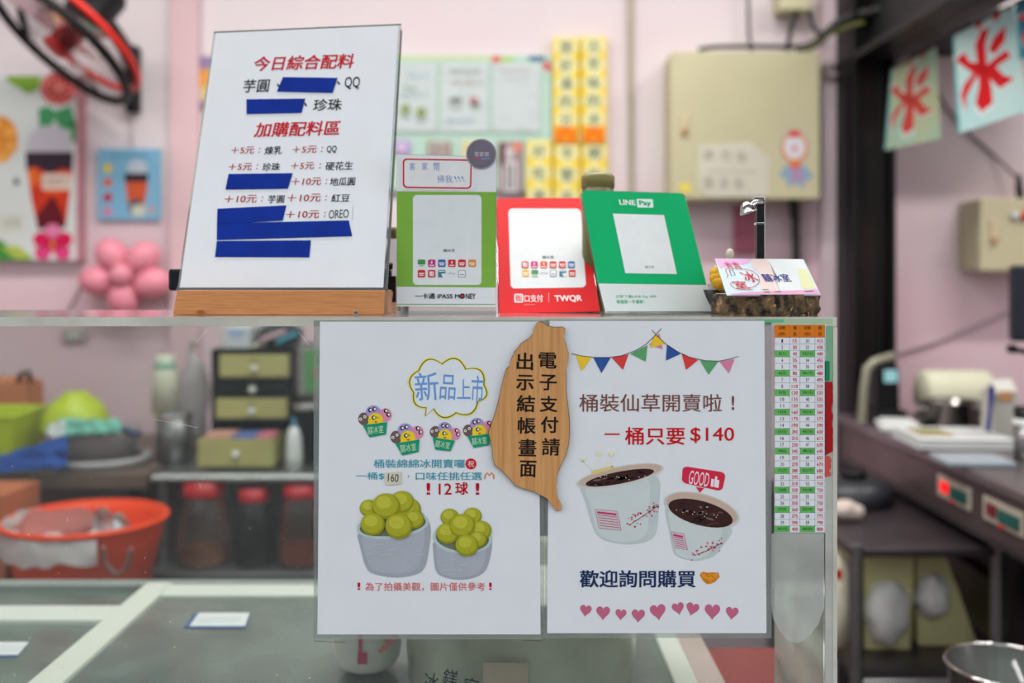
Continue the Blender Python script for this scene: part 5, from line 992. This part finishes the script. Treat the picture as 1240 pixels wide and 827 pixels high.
# ================================================================ FREEZER
ZF = .90
FW = M('freezer_frame_white', (222, 226, 216), .4, var=.03); FG = M('freezer_grey', (128, 132, 130), .5, var=.05); FI = M('freezer_inside', (150, 154, 150), .55, var=.1, scale=4)
fx0, fx1, fy0, fy1 = -1.35, .250, .915, 1.545
t = thing('display_freezer', 'chest freezer with sliding glass lids and white rails behind the screen', 'freezer', ((fx0 + fx1) / 2, 1.2, 0))
m = MB().bb(fx0, fx1, fy0, fy0 + .06, .03, ZF - .022, FW).bb(fx0, fx1, fy1 - .05, fy1, .03, ZF - .022, FW).bb(fx0, fx0 + .05, fy0 + .06, fy1 - .05, .03, ZF - .022, FW).bb(fx1 - .03, fx1, fy0 + .06, fy1 - .05, .03, ZF - .022, FW); m.build('cabinet', t)
MB().bb(fx0 + .05, fx1 - .03, fy0 + .06, fy1 - .05, .50, .52, FI).build('inner_floor', t)
MB().bb(fx0, fx1, fy1 - .030, fy1, ZF - .021, ZF, M('grey_green_rail', (150, 158, 152), .4)).build('back_rail', t)
MB().bb(fx0, fx1, fy0, fy0 + .055, ZF - .021, ZF - .0006, FW).build('front_rail', t)
MB().bb(-.555, fx1 - .001, 1.462, 1.513, ZF - .016, ZF + .003, FW).build('frame_bar', t, bevel=.003)
MB().bb(fx0, -.56, 1.372, 1.432, ZF - .020, ZF - .002, FW).build('frame_bar', t, bevel=.003)
MB().bb(-.555, -.515, fy0 + .056, 1.513, ZF - .012, ZF + .006, FW).build('frame_bar', t, bevel=.003, label='white lid rail running away from the screen')
MB().bb(.186, .214, fy0 + .056, 1.462, ZF - .012, ZF + .006, FW).build('frame_bar', t, bevel=.003)
MB().bb(.214, fx1, fy0 + .056, 1.462, ZF - .03, ZF - .006, M('pale_pink_trim', (196, 176, 168), .4)).build('end_trim', t)
GF = clear('freezer_lid_glass', tint=(205, 212, 205), haze=.48, hazecol=(142, 156, 146), rough=.14)
MB().bb(-.515, .186, fy0 + .056, 1.462, ZF - .004, ZF - .0005, GF).build('glass_lid', t); MB().bb(fx0, -.556, fy0 + .056, 1.372, ZF - .014, ZF - .010, GF).build('glass_lid', t); MB().bb(fx0, -.556, 1.432, 1.513, ZF - .014, ZF - .010, GF).build('glass_strip', t)
for xx, c_ in ((-.495, FG), (-.46, M('pale_glass_edge', (176, 188, 184), .3)), (-.43, FG)): MB().bb(xx, xx + .012, fy0 + .06, 1.44, ZF - .05, ZF - .032, c_).build('lower_rail', t)
for k, (x, y) in enumerate(((-.36, 1.10), (-.14, 1.12), (-.30, 1.36), (-.05, 1.36), (.08, 1.10), (-.75, 1.12), (-.95, 1.14), (-.80, 1.35), (-1.05, 1.34))):
    q = thing('ice_cream_tub', ['black round tub', 'dark round tub', 'black food tub'][k % 3] + ' inside the freezer, ' + ['front row under the white rail', 'front row second from the rail', 'back row under the blue-edged label', 'back row behind the printed cup', 'front row at the freezer end', 'first in the far pane front row', 'second in the far pane front row', 'first in the far pane back row', 'second in the far pane back row'][k], 'tub', (x, y, .52), 'round tubs inside the freezer')
    MB().lathe([(0, 0), (.085, 0), (.095, .16), (.088, .16), (.08, .01), (0, .01)], (x, y, .5205), BLACK, 28).build('tub_body', q); MB().lathe([(0, .12), (.085, .12)], (x, y, .5205), M('tub_fill_%d' % (k % 3), [(120, 120, 110), (110, 96, 80), (90, 98, 60)][k % 3], .7), 28).build('ice_cream', q)
def note(label, cor, d_, z, mat2):
    q = [Vector(((p[0] - CX) / F * (EYE - z) * F / (p[1] - HY), (EYE - z) * F / (p[1] - HY), z)) for p in cor]; t = thing('price_note', label, 'note', (q[0] + q[2]) / 2)
    s = Sheet((0, 0, z), (1, 0, 0), (0, 1, 0)); m = MB(); c = sum(q, Vector()) / 4
    m.prism([(c.x + (p.x - c.x) * 1.0, c.y + (p.y - c.y) * 1.0) for p in q], s, .0002, .0006, mat2); m.build('blue_backing', t)
    m = MB(); m.prism([(c.x + (p.x - c.x) * .90 + .002, c.y + (p.y - c.y) * .86 + .003) for p in q], s, .0006, .001, PAPER); m.build('paper', t)
    m = MB(); 
    for k in range(2): m.prism([(c.x - .03, c.y - .006 + k * .012), (c.x + .03, c.y - .006 + k * .012), (c.x + .03, c.y - .004 + k * .012), (c.x - .03, c.y - .004 + k * .012)], s, .0011, .0013, ink((186, 192, 196)))
    m.build('writing', t)
BB_ = M('blue_card', (52, 92, 150), .5)
note('white price note with blue edge on the middle freezer lid', [(222, 761), (297, 761), (304, 742.5), (236, 742.5)], 0, ZF, BB_)
note('white price note with blue edge at the photo edge on the far lid', [(-40, 796), (20, 796), (36, 778), (-20, 778)], 0, ZF - .0098, BB_)
# cup and bucket on the lid
t = thing('paper_cup', 'white paper cup with pink print standing on the freezer lid', 'cup', (xat(445, 1.19), 1.19, ZF)); r = 43 / F * 1.19
MB().lathe([(0, .001), (r * .62, .001), (r * .80, .006), (r * .92, .016), (r * 1.0, .05), (r * 1.06, .085), (r * 1.02, .085), (0, .02)], (xat(445, 1.19), 1.19, ZF + .004), M('cup_paper', (240, 236, 230), .5, var=.02), 40).build('cup_body', t)
m = Print(front(445, 780, 1.19 - r - .001), .0005); m.rect(434, 740, 439, 790, (222, 84, 120), 0); m.rect(433, 790, 445, 804, (214, 50, 96), 1)
for a, b, c_ in ((472, 776, 6), (466, 784, 4), (478, 770, 5), (461, 788, 3)): m.ell(a, b, c_, c_ * .8, (232, 118, 120), 0, n=10)
m.build('print', t)
d = 1.16; r = 142 / F * d; t = thing('ice_bucket', 'large cloudy clear bucket with dark blue writing on the freezer lid', 'bucket', (xat(631, d), d, ZF)); BK = clear('cloudy_bucket', haze=.80, hazecol=(236, 234, 214), tint=(220, 222, 210), rough=.25)
MB().lathe([(0, .001), (r * .90, .001), (r * .96, .01), (r * 1.0, .115), (r * 1.03, .118), (r * 1.03, .128), (r * .98, .128), (r * .96, .115), (r * .92, .012), (0, .004)], (xat(631, d), d, ZF + .004), BK, 64).build('bucket_body', t)
MB().lathe([(0, .01), (r * .88, .01), (r * .93, .095), (r * .5, .103), (0, .105)], (xat(631, d), d, ZF + .004), M('shaved_ice', (238, 236, 222), .7, var=.08, scale=30, bump=.3), 40).build('ice', t)
sF = front(600, 800, d - r - .001); m = Print(sF, .001)
for s_, x, y in (('冰', 522, 826), ('鎂', 545, 822), ('室', 570, 832)): m.text(s_, x - 9, y - 12, x + 9, y + 10, (44, 60, 84), 0, bold=.01, rot=12)
m.rect(585, 802, 640, 850, (218, 190, 172), 0); m.build('writing', t)
RS = M('dull_red_plastic', (176, 72, 64), .45, var=.1)
t = thing('storage_crate', 'dull red crate seen through the screen beneath the price chart', 'crate', (.36, 1.4, 0)); MB().bb(.262, .43, 1.10, 1.52, .0, .80, RS).build('crate_body', t, bevel=.01); MB().bb(.272, .42, 1.11, 1.5, .8005, .812, M('crate_lid', (150, 60, 56), .5)).build('lid', t, bevel=.003)

# ================================================================ STEEL COUNTER AND KITCHEN SIDE
XC = .880; ZK = 1.0
t = thing('steel_counter', 'long stainless cooking counter with control panels beyond the steel post', 'counter', (1.4, 2.2, 0)); CS = M('counter_steel', (148, 140, 142), .32, .75, var=.18, scale=5, bump=.03); CF = M('counter_front_steel', (128, 112, 112), .4, .7, var=.2, scale=5)
MB().bb(XC, 1.75, .9, 2.70, ZK - .025, ZK, CS).build('worktop', t, bevel=.006); MB().bb(XC + .010, 1.74, .92, 2.69, ZK - .125, ZK - .0255, CF).build('control_fascia', t); MB().bb(XC + .006, XC + .03, .92, 2.69, ZK - .125, ZK - .112, DSTEEL).build('fascia_lip', t)
MB().bb(1.12, 1.73, .95, 2.68, .06, ZK - .126, M('dark_machine_body', (52, 46, 48), .5, var=.2)).build('cabinet_body', t)
for y in (1.0, 2.6): MB().tube([(1.095, y, 0), (1.095, y, ZK - .126)], .015, DSTEEL, 10).build('leg', t)
TEAL = M('teal_display', (26, 96, 88), .25, var=.1); CRP = M('cream_panel', (184, 176, 160), .45)
for k, y in enumerate((2.00, 1.80, 1.615)):
    f_ = MB().bb(XC + .006, XC + .0102, y - .075, y + .075, ZK - .085, ZK - .040, CRP).build('control_panel', t, bevel=.002); MB().bb(XC + .003, XC + .006, y - .062, y + .012, ZK - .076, ZK - .052, TEAL).build('display', f_)
    MB().bb(XC + .003, XC + .006, y + .020, y + .056, ZK - .072, ZK - .050, M('red_lamp_on' if k == 0 else 'red_lamp_off', (236, 24, 24) if k == 0 else (120, 24, 30), .3, emit=.9 if k == 0 else 0)).build('indicator_lamp', f_); MB().bb(XC + .003, XC + .006, y - .01, y + .01, ZK - .084, ZK - .080, REDP).build('button', f_)
def kon(px, py):   # a point on the counter top seen at this pixel
    d = (EYE - ZK) * F / (py - HY); return (xat(px, d), d, ZK)
# black appliance and bent pipe
d = 2.52; t = thing('black_appliance', 'black upright appliance with a cyan light beside the steel post', 'appliance', (xat(1074, d), d, ZK)); MB().bb(xat(1062, d), xat(1090, d), d, d + .12, ZK + .0004, zat(444, d), BLACK).build('body', t, bevel=.006); MB().bb(xat(1056, d), xat(1096, d), d - .02, d + .12, ZK + .0004, zat(496, d), BLACK).build('base', t, bevel=.006)
MB().slab(1071, 448, 1087, 463, d - .003, .004, M('cyan_light', (150, 206, 210), .3, emit=.25)).build('indicator_light', t); MB().bb(xat(1066, d), xat(1086, d), d + .02, d + .1, zat(444, d), zat(438, d), BLACK).build('lid', t, bevel=.004)
o = MB().tube([W(1043, 512, 2.45), W(1046, 470, 2.45), W(1050, 446, 2.45), W(1058, 438, 2.45), W(1070, 434, 2.47), W(1081, 431, 2.5)], .010, M('grey_green_pipe', (150, 150, 128), .4, .3), 12).build('bent_pipe'); tag(o, 'bent grey pipe arching over the black appliance', 'pipe')
# tray, boards, pot, rolls
p = kon(1086, 522); t = thing('serving_tray_or_reflection', 'thin white lid lying on the counter beside the black appliance', 'tray', p); R2 = Matrix.Rotation(-.25, 3, 'Z'); MB().box((.938, 2.42, ZK + .008), (.095, .13, .014), WHITE, R2).build('tray_body', t, bevel=.004); MB().box((.938, 2.42, ZK + .018), (.075, .10, .006), WHITE, R2).build('tray_insert', t, bevel=.002)
t = thing('cutting_board', 'stack of white boards in front of the steel pot', 'board', kon(1155, 548)); R3 = Matrix.Rotation(-.05, 3, 'Z')
for k in range(3): MB().box((xat(1152, 2.20), 2.20, ZK + .005 + k * .0085), (.205 - k * .003, .17, .0078), M('board_white', (204, 208, 206), .5, var=.03), R3).build('board_layer', t, bevel=.003)
m = MB(); m.box((xat(1126, 2.20), 2.20, ZK + .0272), (.07, .10, .002), M('printed_cover', (168, 140, 96), .5, var=.3, scale=20, col2=(120, 140, 90)), R3); m.build('printed_cover', t)
d = 2.42; r = 33 / F * d; t = thing('steel_pot', 'shiny steel pot on the counter under the white paper roll', 'pot', (xat(1152, d), d, ZK)); c = (xat(1152, d), d, ZK + .0005); h = zat(487, d) - ZK; PS = M('pot_steel', (128, 124, 120), .16, 1.0, var=.3, scale=9)
MB().lathe([(0, 0), (r * .95, 0), (r, .006), (r, h), (r * 1.05, h + .003), (r * .97, h), (r * .96, .008), (0, .006)], c, PS, 40).build('pot_body', t)
for sx in (-1, 1): MB().tube([(c[0] + sx * r, d - .02, ZK + h * .8), (c[0] + sx * (r + .018), d, ZK + h * .85), (c[0] + sx * r, d + .02, ZK + h * .8)], .004, CHROME, 8).build('handle', t)
d = 2.30; r = 19 / F * d; t = thing('steel_mug', 'steel canister with a black knob between the pot and the tall bag', 'canister', (xat(1200, d), d, ZK)); c = (xat(1200, d), d, ZK + .0005); h = zat(494, d) - ZK; MB().lathe([(0, 0), (r, 0), (r, h), (0, h)], c, PS, 30).build('body', t); MB().lathe([(r * 1.04, h - .002), (r * 1.02, h + .01), (r * .4, h + .02), (0, h + .021)], c, STEEL, 30).build('lid', t); MB().ball((c[0] - .01, c[1], c[2] + h + .032), .012, BLACK, 12).build('knob', t)
o = MB().tube([W(1196, 522, 2.185), W(1199, 495, 2.19), W(1201, 468, 2.195)], [.006, .005, .008], M('blue_pen', (48, 52, 128), .4), 8).build('marker_pen'); tag(o, 'dark blue pen leaning on the steel canister', 'pen')
d = 2.62; t = thing('paper_roll', 'big cream roll lying behind the steel pot on the counter', 'roll', (xat(1155, d), d, ZK)); RX = Matrix.Rotation(math.pi / 2, 3, 'Y'); zc_ = zat(475, d); MB().bb(xat(1115, d), xat(1200, d), d - .05, d + .05, ZK + .0004, zc_ - .058, STEEL).build('cradle', t)
MB().lathe([(0, -.085), (.056, -.085), (.058, -.08), (.058, .08), (.056, .085), (0, .085)], (xat(1155, d), d, zc_), M('cream_roll', (206, 206, 180), .7, var=.04), 36, RX).build('paper', t); MB().lathe([(0, .0852), (.018, .0852), (.018, .088), (0, .088)], (xat(1155, d), d, zc_), M('cardboard', (150, 116, 84), .8), 20, RX).build('core', t)
d = 2.20; t = thing('tall_carton', 'tall pale carton with coloured print between the mug and the silver canister', 'carton', (xat(1216, d), d, ZK)); m = MB(); X0, X1 = xat(1203, d), xat(1232, d); vs = [(X0, d, ZK + .0005), (X1, d, ZK + .0005), (X1, d + .06, ZK + .0005), (X0, d + .06, ZK + .0005), (X0 + .004, d, zat(478, d)), (X1, d, zat(474, d)), (X1, d + .06, zat(474, d)), (X0 + .004, d + .06, zat(478, d)), (X0 + .01, d + .03, zat(462, d)), (X1, d + .03, zat(460, d))]
m.add(vs, [(0, 1, 5, 4), (1, 2, 6, 5), (2, 3, 7, 6), (3, 0, 4, 7), (4, 5, 9, 8), (6, 7, 8, 9), (4, 8, 7), (5, 6, 9), (3, 2, 1, 0)], M('pale_carton', (190, 190, 180), .6, var=.05)); m.build('carton_body', t); MB().slab(1210, 474, 1226, 486, d - .002, .003, M('orange_print', (206, 150, 96), .6)).build('printed_band', t)
d = 2.0; r = 17 / F * d; t = thing('silver_canister', 'silver canister with a black lid at the photo edge on the counter', 'canister', (xat(1246, d), d, ZK)); c = (xat(1246, d), d, ZK + .0005); h = zat(514, d) - ZK; MB().lathe([(0, 0), (r, 0), (r, h), (0, h)], c, STEEL, 30).build('body', t); MB().lathe([(r * 1.05, h), (r * 1.05, h + .012), (0, h + .012)], c, WHITE, 30).build('white_rim', t); MB().lathe([(r, h + .012), (r * .98, h + .034), (0, h + .036)], c, BLACK, 30).build('lid', t)
t = thing('serving_tray_or_reflection', 'pale blue-grey slab in place of a reflection in front of the white boards', 'tray', kon(1175, 574)); MB().box((xat(1178, 1.97), 1.975, ZK + .006), (.13, .10, .011), M('blue_grey_reflection', (150, 160, 168), .4), R3).build('tray_body', t, bevel=.003)  # slab coloured as a reflection in the steel worktop
t = thing('tablet_stand', 'dark navy screen on a thin stand at the photo edge', 'screen', (xat(1250, 2.1), 2.1, ZK)); MB().slab(1228, 321, 1300, 414, 2.1, .03, M('navy_plastic', (28, 34, 44), .35)).build('screen', t, bevel=.008); MB().tube([(xat(1262, 2.1), 2.12, zat(414, 2.1)), (xat(1262, 2.1), 2.12, ZK)], .010, BLACK, 10).build('pole', t); MB().slab(1224, 418, 1232, 428, 2.09, .02, BLACK).build('clip', t, bevel=.002); MB().tube([W(1228, 423, 2.1), W(1262, 430, 2.12)], .006, BLACK, 8).build('arm', t); MB().lathe([(0, 0), (.05, 0), (.05, .006), (0, .006)], (xat(1262, 2.1), 2.12, ZK + .0003), BLACK, 24).build('base', t)
# work table with basins beneath
t = thing('work_table', 'low steel work table with round legs in front of the counter', 'table', (.80, 2.05, 0)); zt = .852; xa, xb, ya, yb = xat(1030, 1.9), XC + .085, 1.90, 2.55
MB().bb(xa, xb, ya, yb, zt - .018, zt, M('dark_tabletop_steel', (96, 88, 92), .4, .7, var=.2, scale=5)).build('table_top', t, bevel=.004)
for x in (xat(1039, 1.9), xat(1211, 1.9)):
    for y in (ya + .01, yb - .02): MB().tube([(x, y, 0), (x, y, zt + (.004 if y < 2 else -.01))], .0135, STEEL, 14).build('leg', t)
MB().tube([(xat(1039, 1.9), ya + .01, .59), (xat(1211, 1.9), ya + .01, .59)], .009, STEEL, 10).build('stretcher', t); MB().bb(xa + .01, xb - .01, ya + .02, yb, .595, .61, DSTEEL).build('lower_shelf', t)
t = thing('gas_stove', 'dark round appliance on the work table beside the screen edge', 'appliance', (xat(1050, 2.3), 2.3, zt)); MB().lathe([(0, 0), (.08, 0), (.087, .01), (.082, .045), (.05, .055), (0, .06)], (.782, 2.28, zt + .0004), M('charcoal_plastic', (48, 50, 56), .4), 36).build('body', t); MB().lathe([(0, .06), (.03, .06), (.025, .075), (0, .075)], (.782, 2.28, zt + .0004), BLACK, 24).build('knob', t)
t = thing('plastic_bag', 'little white bag lump on the work table touching the screen edge', 'bag', (xat(1024, 2.12), 2.12, zt)); MB().ball((xat(1022, 2.12), 2.12, zt + .022), (.030, .03, .0215), M('white_bag', (206, 190, 180), .6), 18, noisy=.2).build('bag_body', t); MB().ball((xat(1034, 2.12), 2.115, zt + .018), (.02, .02, .0175), M('white_bag', (206, 190, 180), .6), 14, noisy=.2).build('bag_corner', t)
YT = M('pale_yellow_tub', (236, 230, 168), .5, var=.1, scale=6)
def sack(name, label, cat, px0, px1, py0, d, z0, lump, lumpmat, skew=0):
    t = thing(name, label, cat, (xat((px0 + px1) / 2, d), d, z0)); X0, X1 = xat(px0, d), xat(px1, d); Z1 = zat(py0, d); m = MB(); vs = []
    for g, z, k_ in ((.006, z0 + .0005, skew), (0, Z1, 0), (.006, Z1, 0), (.012, z0 + .008, skew)): vs += [(X0 + g, d + g, z), (X1 - g + k_, d + g, z), (X1 - g + k_, d + .24 - g, z), (X0 + g, d + .24 - g, z)]
    m.add(vs, [(k * 4 + j, k * 4 + (j + 1) % 4, (k + 1) * 4 + (j + 1) % 4, (k + 1) * 4 + j) for k in range(3) for j in range(4)] + [(3, 2, 1, 0), (12, 13, 14, 15)], YT); m.build('tub_wall', t, bevel=.004)
    MB().ball(W(lump[0], lump[1], d + .0), (lump[2], .035, lump[3]), lumpmat, 28, noisy=.25).build('bag_bulge', t)
BG = M('white_sack', (240, 240, 234), .5, var=.04)
sack('storage_tub', 'pale yellow tub with a bulging white bag behind the near table leg', 'tub', 1046, 1108, 672, 2.02, .61, (1074, 742, .047, .064), BG)
sack('storage_tub', 'pale yellow tub with a white sack in the middle under the work table', 'tub', 1110, 1146, 672, 2.04, .61, (1128, 722, .036, .046), BG, .075)
t = thing('flour_sack', 'white sack at the screen edge under the work table', 'sack', (xat(1010, 2.03), 2.03, .61)); MB().ball((xat(1012, 2.03), 2.03, .711), (.034, .05, .100), M('cream_sack', (232, 230, 204), .6, var=.06), 26, noisy=.15).build('sack_body', t); MB().slab(1012, 690, 1020, 702, 1.965, .003, REDP).build('red_tag', t)
t = thing('storage_tub', 'narrow olive tub behind the far table leg', 'tub', (.955, 2.2, .61)); MB().bb(xat(1196, 2.1), xat(1222, 2.1), 2.1, 2.3, .6105, .72, M('olive_plastic', (120, 116, 66), .5, var=.15)).build('tub_wall', t, bevel=.006); MB().bb(xat(1195, 2.1), xat(1223, 2.1), 2.095, 2.305, .72, .735, M('olive_plastic', (120, 116, 66), .5)).build('rim', t, bevel=.003)
o = None
t = thing('glass_bowl', 'clear bowl rim on a dark stand at the bottom photo corner', 'bowl', (xat(1222, 1.45), 1.45, .682)); GB = clear('bowl_glass', haze=.10, tint=(200, 215, 205), rough=.05); c = (xat(1222, 1.45), 1.45, .6825); r = .085
MB().lathe([(0, .001), (r * .5, .002), (r * .85, .03), (r, .115), (r * 1.03, .122), (r * .98, .122), (r * .82, .034), (0, .006)], c, GB, 40).build('bowl_body', t); MB().tube([(c[0] + r * 1.01 * math.cos(k * .1745), c[1] + r * 1.01 * math.sin(k * .1745), c[2] + .121) for k in range(36)], .0028, CHROME, 6, True).build('rim', t)
t = thing('round_stool', 'small round black stool holding the glass bowl', 'stool', (c[0], c[1], 0)); MB().lathe([(0, .665), (.075, .665), (.075, .682), (0, .682)], (c[0], c[1], 0), BLACK, 32).build('seat', t)
for k in range(4): MB().tube([(c[0] + .05 * math.cos(k * 1.57 + .78), c[1] + .05 * math.sin(k * 1.57 + .78), .666), (c[0] + .11 * math.cos(k * 1.57 + .78), c[1] + .11 * math.sin(k * 1.57 + .78), 0)], .007, BLACK, 8).build('leg', t)
bpy.data.objects.remove(TO); bpy.data.curves.remove(TC)
